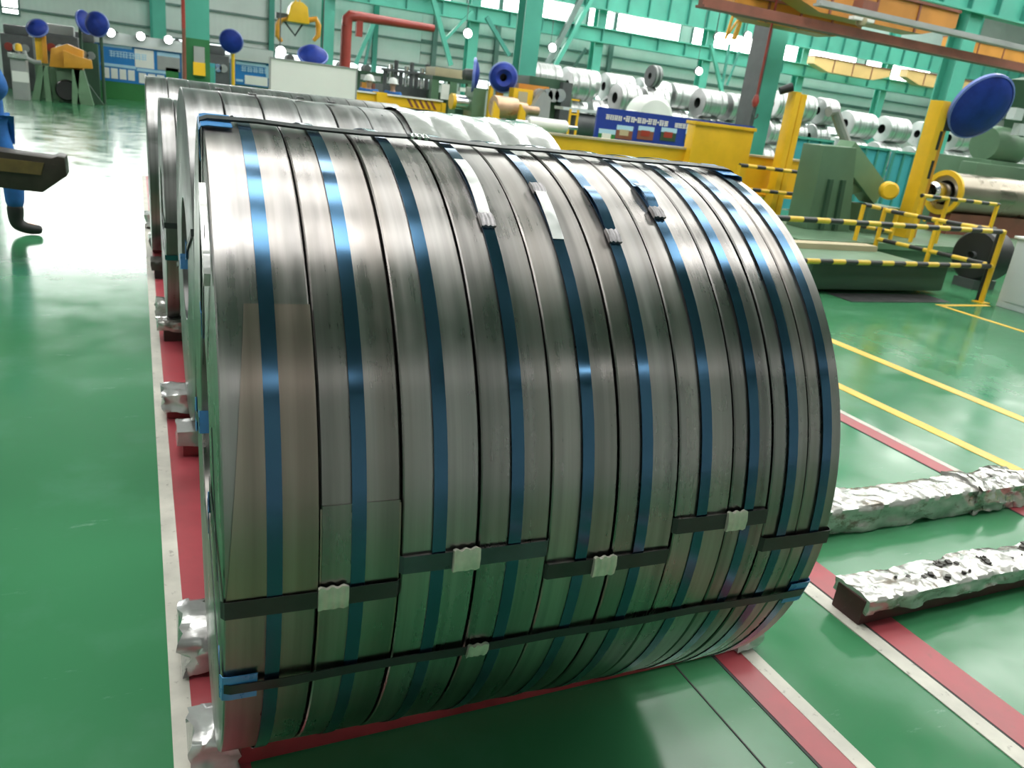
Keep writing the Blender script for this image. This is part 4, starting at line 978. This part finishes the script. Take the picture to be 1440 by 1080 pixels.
MB().tube([p, q, r_], .03, 6).build('hose', M['grey_d'], o)
# red pipe portal
YP = 30.0
a, b, c = at(485, 95, YP), at(488, 14, YP), at(600, 26, YP)
o = one(MB().tube([(a.x, YP, 0), (a.x, YP, b.z - .5)], .19, 16), 'red_pipe', M['redpipe'], 'thick red pipe rising beside the blank white board and turning right', 'pipe')
zt = b.z - .15
MB().tube([(a.x, YP, b.z - .5), (a.x + .02, YP, b.z - .28), (a.x + .12, YP, zt - .02), (a.x + .4, YP, zt), (c.x + .3, YP, zt)], [.19, .19, .19, .17, .13], 14).build('horizontal_run', M['redpipe'], o)
p = at(505, 30, YP); MB().box(p.x - .1, p.x + .12, YP - .1, YP + .1, p.z - .5, zt).build('drop_leg', M['redpipe'], o)
# ------------------------------------------------------------------ left: far machine
YL = 28.0
o = thing('decoiler_stand', 'green machine stand with orange arm on top at the far left', 'machine', at(95, 148, YL))
a, b = at(62, 140, YL), at(140, 150, YL); zt = at(90, 96, YL).z
MB().box(a.x + .35, b.x - .5, YL + .2, YL + .5, .02, zt).build('body', M['green_l'], o, bevel=.02)
for (u0_, u1_, ut0, ut1) in ((46, 57, 56, 64), (66, 74, 61, 68), (102, 109, 102, 113), (114, 132, 104, 118)):
    p0, p1 = at(u0_, 145, YL).x, at(u1_, 145, YL).x; t0, t1 = at(ut0, 96, YL).x, at(ut1, 96, YL).x
    MB().prism([(p0, .0), (p1, .0), (t1, zt), (t0, zt)], 'Y', YL - .25, YL + .25).build('leg', M['green_l'], o)
p0 = at(138, 150, YL).x; MB().prism([(p0 - .45, 0), (p0 + .15, 0), (p0 - .45, zt - .1), (p0 - .85, zt)], 'Y', YL + .5, YL + .8).build('leg', M['green_d'], o)
c = at(94, 131, YL - .1); MB().lathe([(.0, -.2), (.26, -.2), (.3, -.1), (.3, .2), (.0, .2)], (c.x, YL, .35), (0, 1, 0), 20).build('wheel', M['black'], o)
c, d = at(62, 92, YL), at(126, 92, YL)
MB().prism([(at(62, 0, YL).x, zt), (at(110, 0, YL).x, zt), (at(112, 0, YL).x, zt + .55), (at(90, 0, YL).x, zt + .68), (at(66, 0, YL).x, zt + .5)], 'Y', YL, YL + .8).build('cradle', M['orange'], o, bevel=.03)
MB().prism([(at(84, 0, YL).x, zt + .02), (at(125, 0, YL).x, zt + .08), (at(124, 0, YL).x, zt + .32), (at(104, 0, YL).x, zt + .38), (at(84, 0, YL).x, zt + .5)], 'Y', YL - .25, YL).build('arm', M['orange'], o, bevel=.03)
o = thing('yellow_post', 'short yellow post below the small blue disc at the far left', 'post', at(55, 90, 29.3))
a, b = at(48, 46, 29.3), at(63, 46, 29.3); z0_ = at(55, 88, 29.3).z; MB().box(a.x, b.x - .1, 29.3, 29.6, z0_, a.z).build('channel', M['yellow'], o); MB().box(a.x - .05, b.x + .3, 29.26, 29.65, .0, z0_).build('pedestal', M['green'], o); MB().box(b.x - .1, b.x, 29.25, 29.6, z0_, a.z).build('flange', M['orange'], o)
o = thing('gear_cabinet', 'grey pump cabinet with white label left of the green stand', 'cabinet', at(28, 132, 27))
a, b = at(17, 120, 27), at(39, 120, 27); zt = at(28, 82, 27).z
MB().box(a.x, b.x, 27, 27.6, 0, zt).build('body', M['grey'], o, bevel=.03); c = at(29, 108, 27)
MB().box(c.x - .2, c.x + .2, 26.98, 27, c.z - .14, c.z + .14).build('label_plate', M['white'], o)
MB().lathe([(.001, .1), (.07, .08), (.09, 0), (.09, -.1), (.001, -.1)], (at(24, 66, 27).x, 27.3, at(24, 66, 27).z), (0, 0, 1), 12).build('warning_lamp', M['yellow'], o)
MB().cyl((at(24, 66, 27).x, 27.3, zt), (at(24, 66, 27).x, 27.3, at(24, 72, 27).z), .04, n=8).build('lamp_stem', M['grey'], o)
a = at(26, 76, 27); MB().box(a.x - .25, a.x + .2, 26.9, 27.1, zt, zt + .12).build('top_plate', M['chrome'], o)
MB().tube([at(33, 72, 27), at(38, 82, 27), at(48, 87, 27), at(58, 88, 27)], .06, 8).build('hose', M['grey'], o)
for i, (u0_, u1_, v0, v1, Y, mt, lb) in enumerate(((60, 108, 38, 70, 30.4, 'grey_d', 'dark roller housing behind the orange arm'), (100, 136, 48, 92, 32, 'green_d', 'dark green frame between the orange arm and the notice board'), (2, 44, 38, 76, 33, 'grey_d', 'dark line housing at the far left behind the pump cabinet'), (290, 322, 66, 112, 30, 'grey_d', 'dark housing right of the green column'))):
    a, b = at(u0_, v1, Y), at(u1_, v0, Y)
    o = thing('line_housing', lb, 'machine', (a.x, Y, 0))
    MB().box(a.x, b.x, Y, Y + .9, 0, b.z - .3).build('body', M[mt], o, bevel=.04)
    MB().box(a.x + .1, b.x - .1, Y + .1, Y + .8, b.z - .3, b.z).build('hood', M['grey_d' if i else 'grey'], o, bevel=.06)
    for k in range(3):
        x = a.x + (b.x - a.x) * (.25 + .25 * k); MB().lathe([(.001, -.05), (.13, -.05), (.13, .05), (.001, .05)], (x, Y - .03, b.z - .7), (0, 1, 0), 14).build('roll_end', M[('redpipe', 'chrome', 'grey')[k]], o)
# continuous rear line beam behind the notice boards and machines
o = thing('line_bed', 'long dark line bed running behind the boards and machines', 'machine', (6, 35, 0))
a, b = at(140, 60, 35), at(600, 120, 35)
MB().box(a.x, b.x, 35, 36, 0, 1.7).build('bed', M['green_d'], o); MB().box(a.x, b.x, 35, 35.6, 1.7, 2.0).build('top_rail', M['grey'], o)
for k in range(12):
    x = a.x + (b.x - a.x) * (k + .5) / 12; MB().lathe([(.001, -.3), (.16, -.3), (.16, .3), (.001, .3)], (x, 35.3, 2.15), (0, 1, 0), 12).build('roller', M['grey_d'], o)
# small work lamps seen as bright dots
for u, v, Y, lb in ((395, 72, 22, 'white work lamp above the left part of the white board'), (455, 80, 23.2, 'white work lamp above the right part of the white board'), (658, 47, 34, 'white lamp on the turquoise column left of centre'),
                    (777, 67, 33, 'white lamp on the sloping brace'), (1010, 52, 20, 'bright lamp under the crane, leftmost'), (1052, 50, 20, 'bright lamp beside the big green column'), (1086, 62, 20, 'bright lamp right of the big green column'), (983, 100, 33, 'white lamp above the coil yard')):
    c = at(u, v, Y); s = Y / 30
    l = thing('lamp', lb, 'lamp', c)
    MB().lathe([(.001, -.13 * s), (.1 * s, -.1 * s), (.16 * s, 0), (.1 * s, .1 * s), (.001, .13 * s)], c, (0, -1, .2), 14).build('bulb', M['lamp'], l)
    MB().lathe([(.17 * s, 0), (.17 * s, .14 * s), (.05 * s, .26 * s), (.001, .26 * s)], c, (0, 1, .3), 14).build('housing', M['grey_d'], l)
    MB().cyl(c + Vector((0, .2 * s, .1 * s)), c + Vector((0, .2 * s, 12.45 - c.z)), .015, n=6).build('stem', M['grey_d'], l)
# ------------------------------------------------------------------ overhead crane, upper right
YX = 15.5
def cranebeam(u0, v0, u1, v1, Y, h, w, mat, name, label, cat='crane beam'):
    a, b = at(u0, v0, Y), at(u1, v1, Y); z = (a.z + b.z) / 2
    o = thing(name, label, cat, ((a.x + b.x) / 2, Y, z))
    MB().box(a.x, b.x, Y - w / 2, Y + w / 2, z - h / 2, z + h / 2).build('web', M[mat], o)
    MB().box(a.x, b.x, Y - w / 2 - .08, Y + w / 2 + .08, z - h / 2 - .05, z - h / 2).build('flange', M['brown' if mat != 'grey' else 'grey'], o)
    return o
def taper(u0, u1, v0, v1, Y, mat, label):
    a, b = at(u0, v0, Y), at(u1, v1, Y); z = (a.z + b.z) / 2; L = b.x - a.x; h = L * .075
    o = thing('crane_girder_beam', label, 'crane beam', ((a.x + b.x) / 2, Y, z))
    MB().prism([(a.x, z - h * .3), (a.x + L * .2, z - h), (a.x + L * .8, z - h), (b.x, z - h * .3), (b.x, z + h * .5), (a.x, z + h * .5)], 'Y', Y - .3, Y + .3).build('box_girder', M[mat], o)
    MB().box(a.x, b.x, Y - .36, Y + .36, z + h * .5, z + h * .5 + .06).build('walkway', M['brown'], o)
    for k in (.25, .5, .75): MB().box(a.x + L * k - .03, a.x + L * k + .03, Y - .33, Y - .3, z - h, z + h * .5).build('stiffener', M['brown'], o)
taper(1090, 1335, -6, 18, YX, 'crane', 'long orange crane girder at the top right')
taper(1020, 1200, 10, 34, YX + 1, 'crane', 'lower orange crane girder left of the long one')
cranebeam(985, 4, 1460, 96, YX - .8, .16, .15, 'brown', 'crane_rail', 'rust brown crane rail running across the upper right')
cranebeam(1150, 2, 1440, 66, YX - 1.2, .08, .08, 'grey', 'conduit_pipe', 'grey conduit running above the rust brown rail', 'conduit')
a, b = at(1103, 78, 38.5), at(1242, 100, 38.5)
taper(1140, 1246, 86, 104, 38.3, 'crane_l', 'pale orange crane girder in the window strip')
taper(1270, 1365, 104, 122, 38.0, 'crane_l', 'pale orange crane girder left of the blue disc')
taper(1330, 1470, 66, 86, 30, 'crane', 'orange girder end at the right edge under the turquoise panels')
c = at(1213, 22, YX - .8); o = thing('crane_trolley', 'pale crane trolley with hook block below the orange girder', 'crane trolley', c)
MB().box(c.x - .22, c.x + .22, YX - .95, YX - .65, c.z + .05, c.z + .3).build('frame', M['brown'], o); MB().lathe([(.001, -.16), (.1, -.1), (.13, 0), (.1, .1), (.001, .16)], c + Vector((0, 0, -.1)), (0, 0, 1), 14).build('hook_block', M['tan'], o)
MB().box(c.x - .35, c.x + .3, YX - .9, YX - .75, c.z - .12, c.z - .05).build('spreader', M['white'], o)
c = at(1028, 30, 20); o = thing('cable_tray', 'yellow lattice arm hanging left of the big green column', 'lattice', c)
for (ua, va, ub_, vb_) in ((1020, 55, 1035, 10), (1034, 55, 1048, 12), (1022, 50, 1044, 20), (1030, 55, 1050, 8)):
    MB().bar(at(ua, va, 20), at(ub_, vb_, 20), .06, .06).build('bar', M['orange'], o)
for u_ in (1035, 1050): q = at(u_, 10, 20); MB().cyl(q, (q.x, 20, 12.45), .02, n=6).build('hanger', M['grey_d'], o)
# ------------------------------------------------------------------ people
def skinned(name, chain, edges, mat, parent, root=0, sub=2):
    """one continuous surface grown on a joint skeleton: chain = [(x,y,z,rx,ry)]"""
    me = bpy.data.meshes.new(name); me.from_pydata([c[:3] for c in chain], edges, []); me.materials.append(mat)
    o = bpy.data.objects.new(name, me); COL.objects.link(o)
    o.modifiers.new('skin', 'SKIN').use_smooth_shade = True
    lay = me.skin_vertices[0].data if me.skin_vertices else None
    if lay is None:
        bm = bmesh.new(); bm.from_mesh(me); bm.verts.layers.skin.verify(); bm.to_mesh(me); bm.free(); lay = me.skin_vertices[0].data
    for i, c in enumerate(chain): lay[i].radius = (c[3], c[4] if len(c) > 4 else c[3]); lay[i].use_root = (i == root)
    s = o.modifiers.new('sub', 'SUBSURF'); s.levels = sub; s.render_levels = sub
    if parent is not None: o.parent = parent
    return o
def person(label, loc, rz, pose, group=None):
    """pose: dict of joints in local metres (x right of the body, y ahead, z up)"""
    t = thing('person', label, 'person', loc, group); t.rotation_euler = (0, 0, rz)
    J = pose
    P = lambda k, r, r2=None: (*J[k], r, r2 or r)
    names = ['pelvis', 'waist', 'chest', 'neck', 'chin', 'head', 'crown']
    ch = [P('pelvis', .13, .10), P('waist', .125, .09), P('chest', .15, .10), P('neck', .055), P('chin', .07, .075), P('head', .078, .095), P('crown', .05, .06)]
    ed = [(0, 1), (1, 2), (2, 3), (3, 4), (4, 5), (5, 6)]
    for s in 'lr':
        b = len(ch); ch += [P('sh' + s, .06), P('el' + s, .045), P('wr' + s, .03), P('ha' + s, .035, .022)]; ed += [(2, b), (b, b + 1), (b + 1, b + 2), (b + 2, b + 3)]
        h = Vector(J['ha' + s]); d = (h - Vector(J['wr' + s])).normalized()
        sd = d.cross(Vector((0, 0, 1))); sd = sd.normalized() if sd.length > .1 else Vector((1, 0, 0))
        for k, L in ((-1.5, .065), (-.5, .08), (.5, .075), (1.5, .06)):
            q = h + sd * (.013 * k) + d * .03; q2 = q + d * L * .6 + Vector((0, 0, -.012)); b2 = len(ch)
            ch += [(*q, .009, .009), (*q2, .008, .008)]; ed += [(b + 3, b2), (b2, b2 + 1)]
        q = h + sd * .035 - d * .02; b2 = len(ch); ch += [(*q, .010, .010), (*(q + d * .04 + sd * .012), .009, .009)]; ed += [(b + 3, b2), (b2, b2 + 1)]
        b = len(ch); ch += [P('hip' + s, .085), P('kn' + s, .058), P('an' + s, .04), P('to' + s, .035)]; ed += [(0, b), (b, b + 1), (b + 1, b + 2), (b + 2, b + 3)]
    skinned('body', ch, ed, M['skin'], t)
    # jacket, trousers, boots, helmet
    ch = [P('pelvis', .15, .115), P('waist', .155, .12), P('chest', .185, .13), (*(Vector(J['chest']).lerp(Vector(J['neck']), .7)), .08, .08)]; ed = [(0, 1), (1, 2), (2, 3)]
    for s in 'lr':
        b = len(ch); e = Vector(J['el' + s]); w = Vector(J['wr' + s])
        ch += [P('sh' + s, .09), (*e, .085, .085), (*e.lerp(w, .9), .055, .055)]; ed += [(2, b), (b, b + 1), (b + 1, b + 2)]
    skinned('jacket', ch, ed, M['wblue'], t, 1)
    ch = [P('pelvis', .16, .125)]; ed = []
    for s in 'lr':
        b = len(ch); k = Vector(J['kn' + s]); a = Vector(J['an' + s])
        ch += [P('hip' + s, .115), (*k, .09, .09), (*k.lerp(a, .72), .075, .075)]; ed += [(0, b), (b, b + 1), (b + 1, b + 2)]
    skinned('trousers', ch, ed, M['wblue'], t)
    for s in 'lr':
        k = Vector(J['kn' + s]); a = Vector(J['an' + s]); to = Vector(J['to' + s])
        ch = [(*k.lerp(a, .5), .078, .078), (*k.lerp(a, .8), .066, .07), (*(a + Vector((0, 0, -.01))), .064, .07), (*(a + (to - a) * .45 + Vector((0, 0, -.02))), .06, .055), (*to, .054, .04)]
        skinned('boot', ch, [(0, 1), (1, 2), (2, 3), (3, 4)], M['black'], t)
    hd = Vector(J['head'])
    MB().lathe([(.001, .155), (.06, .145), (.10, .11), (.12, .05), (.125, .02), (.15, .012), (.15, .0), (.12, .0)], (0, 0, 0), (0, 0, 1), 20).build('helmet', M['helmet'], None)
    h = bpy.context.scene.collection.objects[-1]; h.parent = t; h.location = hd + Vector((0, 0, .01))
    m = MB()   # face: eyes, nose, mouth, ears
    for s in (-1, 1): m.lathe([(.001, .009), (.007, .006), (.009, 0)], hd + Vector((s * .033, .088, -.01)), (0, 1, 0), 8)
    m.build('eyes', M['black'], None); h = bpy.context.scene.collection.objects[-1]; h.parent = t
    m = MB(); m.prism([(.080, -.05), (.112, -.045), (.088, .0)], 'X', -.011, .011); m.prism([(.075, -.08), (.094, -.078), (.090, -.07)], 'X', -.024, .024)
    for s in (-1, 1): m.lathe([(.001, .01), (.018, .008), (.022, -.006), (.001, -.012)], Vector((s * .082, 0, -.02)), (s, .2, 0), 10)
    m.build('face_features', M['skin'], None); h = bpy.context.scene.collection.objects[-1]; h.parent = t; h.location = hd
    return t
stand = dict(pelvis=(0, 0, .95), waist=(0, 0, 1.1), chest=(0, 0, 1.32), neck=(0, .01, 1.50), chin=(0, .04, 1.56), head=(0, .02, 1.64), crown=(0, .01, 1.71),
             shl=(-.19, 0, 1.41), ell=(-.25, .02, 1.13), wrl=(-.22, .2, .98), hal=(-.2, .28, .97), shr=(.19, 0, 1.41), elr=(.25, .02, 1.13), wrr=(.22, .2, .98), har=(.2, .28, .97),
             hipl=(-.1, 0, .9), knl=(-.11, .03, .5), anl=(-.11, 0, .09), tol=(-.13, .17, .045), hipr=(.1, 0, .9), knr=(.11, .03, .5), anr=(.11, 0, .09), tor=(.13, .17, .045))
c = at(519, 118, 20.5); person('worker in blue with white helmet, nearer the white board', (c.x, 20.5, 0), PI * .95, stand)
c = at(553, 122, 21.0); person('worker in blue with white helmet, right of the yellow beam post', (c.x, 21.0, 0), PI * .75, stand)
# walking worker at the left edge (heads towards +X); local y ahead
walk = dict(pelvis=(0, 0, .93), waist=(0, -.02, 1.08), chest=(0, -.04, 1.30), neck=(0, -.07, 1.48), chin=(0, -.06, 1.54), head=(0, -.08, 1.62), crown=(0, -.09, 1.69),
            shl=(-.19, -.06, 1.39), ell=(-.26, -.20, 1.14), wrl=(-.2, -.06, 1.0), hal=(-.18, .0, .98), shr=(.19, .02, 1.40), elr=(.24, .13, 1.20), wrr=(.17, -.05, 1.06), har=(.15, -.12, 1.02),
            hipl=(-.1, -.02, .89), knl=(-.1, -.12, .48), anl=(-.1, -.44, .16), tol=(-.1, -.33, .06), hipr=(.1, .02, .89), knr=(.1, .14, .49), anr=(.1, .13, .09), tor=(.11, .33, .045))
person('worker in blue overalls and black boots walking at the left edge', (-1.13, 8.12, 0), -PI / 2, walk)
# C-hook arm in front of the worker
YC_ = 6.9
o = thing('lifting_arm', 'dark brown steel lifting arm with olive panel entering from the left edge', 'lifting arm', at(0, 240, YC_))
P_ = [(-90, 196), (0, 213), (72, 223), (80, 220), (91, 222), (94, 248), (60, 271), (30, 268), (0, 264), (-90, 252)]
pts = [(at(u, v, YC_).x, at(u, v, YC_).z) for u, v in P_]
MB().prism(pts, 'Y', YC_, YC_ + .28).build('arm', M['hook'], o, bevel=.012)
pp = [(at(u, v, YC_).x, at(u, v, YC_).z) for u, v in ((-88, 208), (0, 222), (62, 229), (58, 246), (0, 240), (-88, 228))]
MB().prism(pp, 'Y', YC_ - .012, YC_).build('side_panel', M['hook_p'], o)
x0 = at(-90, 220, YC_).x
MB().box(x0 - .35, x0 + .02, YC_ - .05, YC_ + .33, .5, 3.2).build('back_post', M['hook'], o, bevel=.02)
MB().box(x0 - .35, x0 + .9, YC_ - .02, YC_ + .3, 3.2, 3.5).build('top_arm', M['hook'], o, bevel=.02)
MB().cyl((x0 + .5, YC_ + .14, 3.5), (x0 + .5, YC_ + .14, 12.4), .02, n=8).build('hoist_rope', M['grey_d'], o)

# teal cabinet at the foot of the first column
a, b = at(292, 88, 19.5), at(303, 110, 19.5)
o = thing('teal_cabinet', 'small teal cabinet right of the leftmost green column', 'cabinet', (a.x, 19.5, 0))
MB().box(a.x, b.x, 19.5, 19.9, .05, a.z).build('body', M['cyan'], o, bevel=.02)
MB().box(a.x + .02, b.x - .02, 19.485, 19.5, .15, a.z - .08).build('door', M['turq'], o)
for x in (a.x + .03, b.x - .03): MB().box(x - .02, x + .02, 19.52, 19.88, 0, .05).build('foot', M['grey_d'], o)
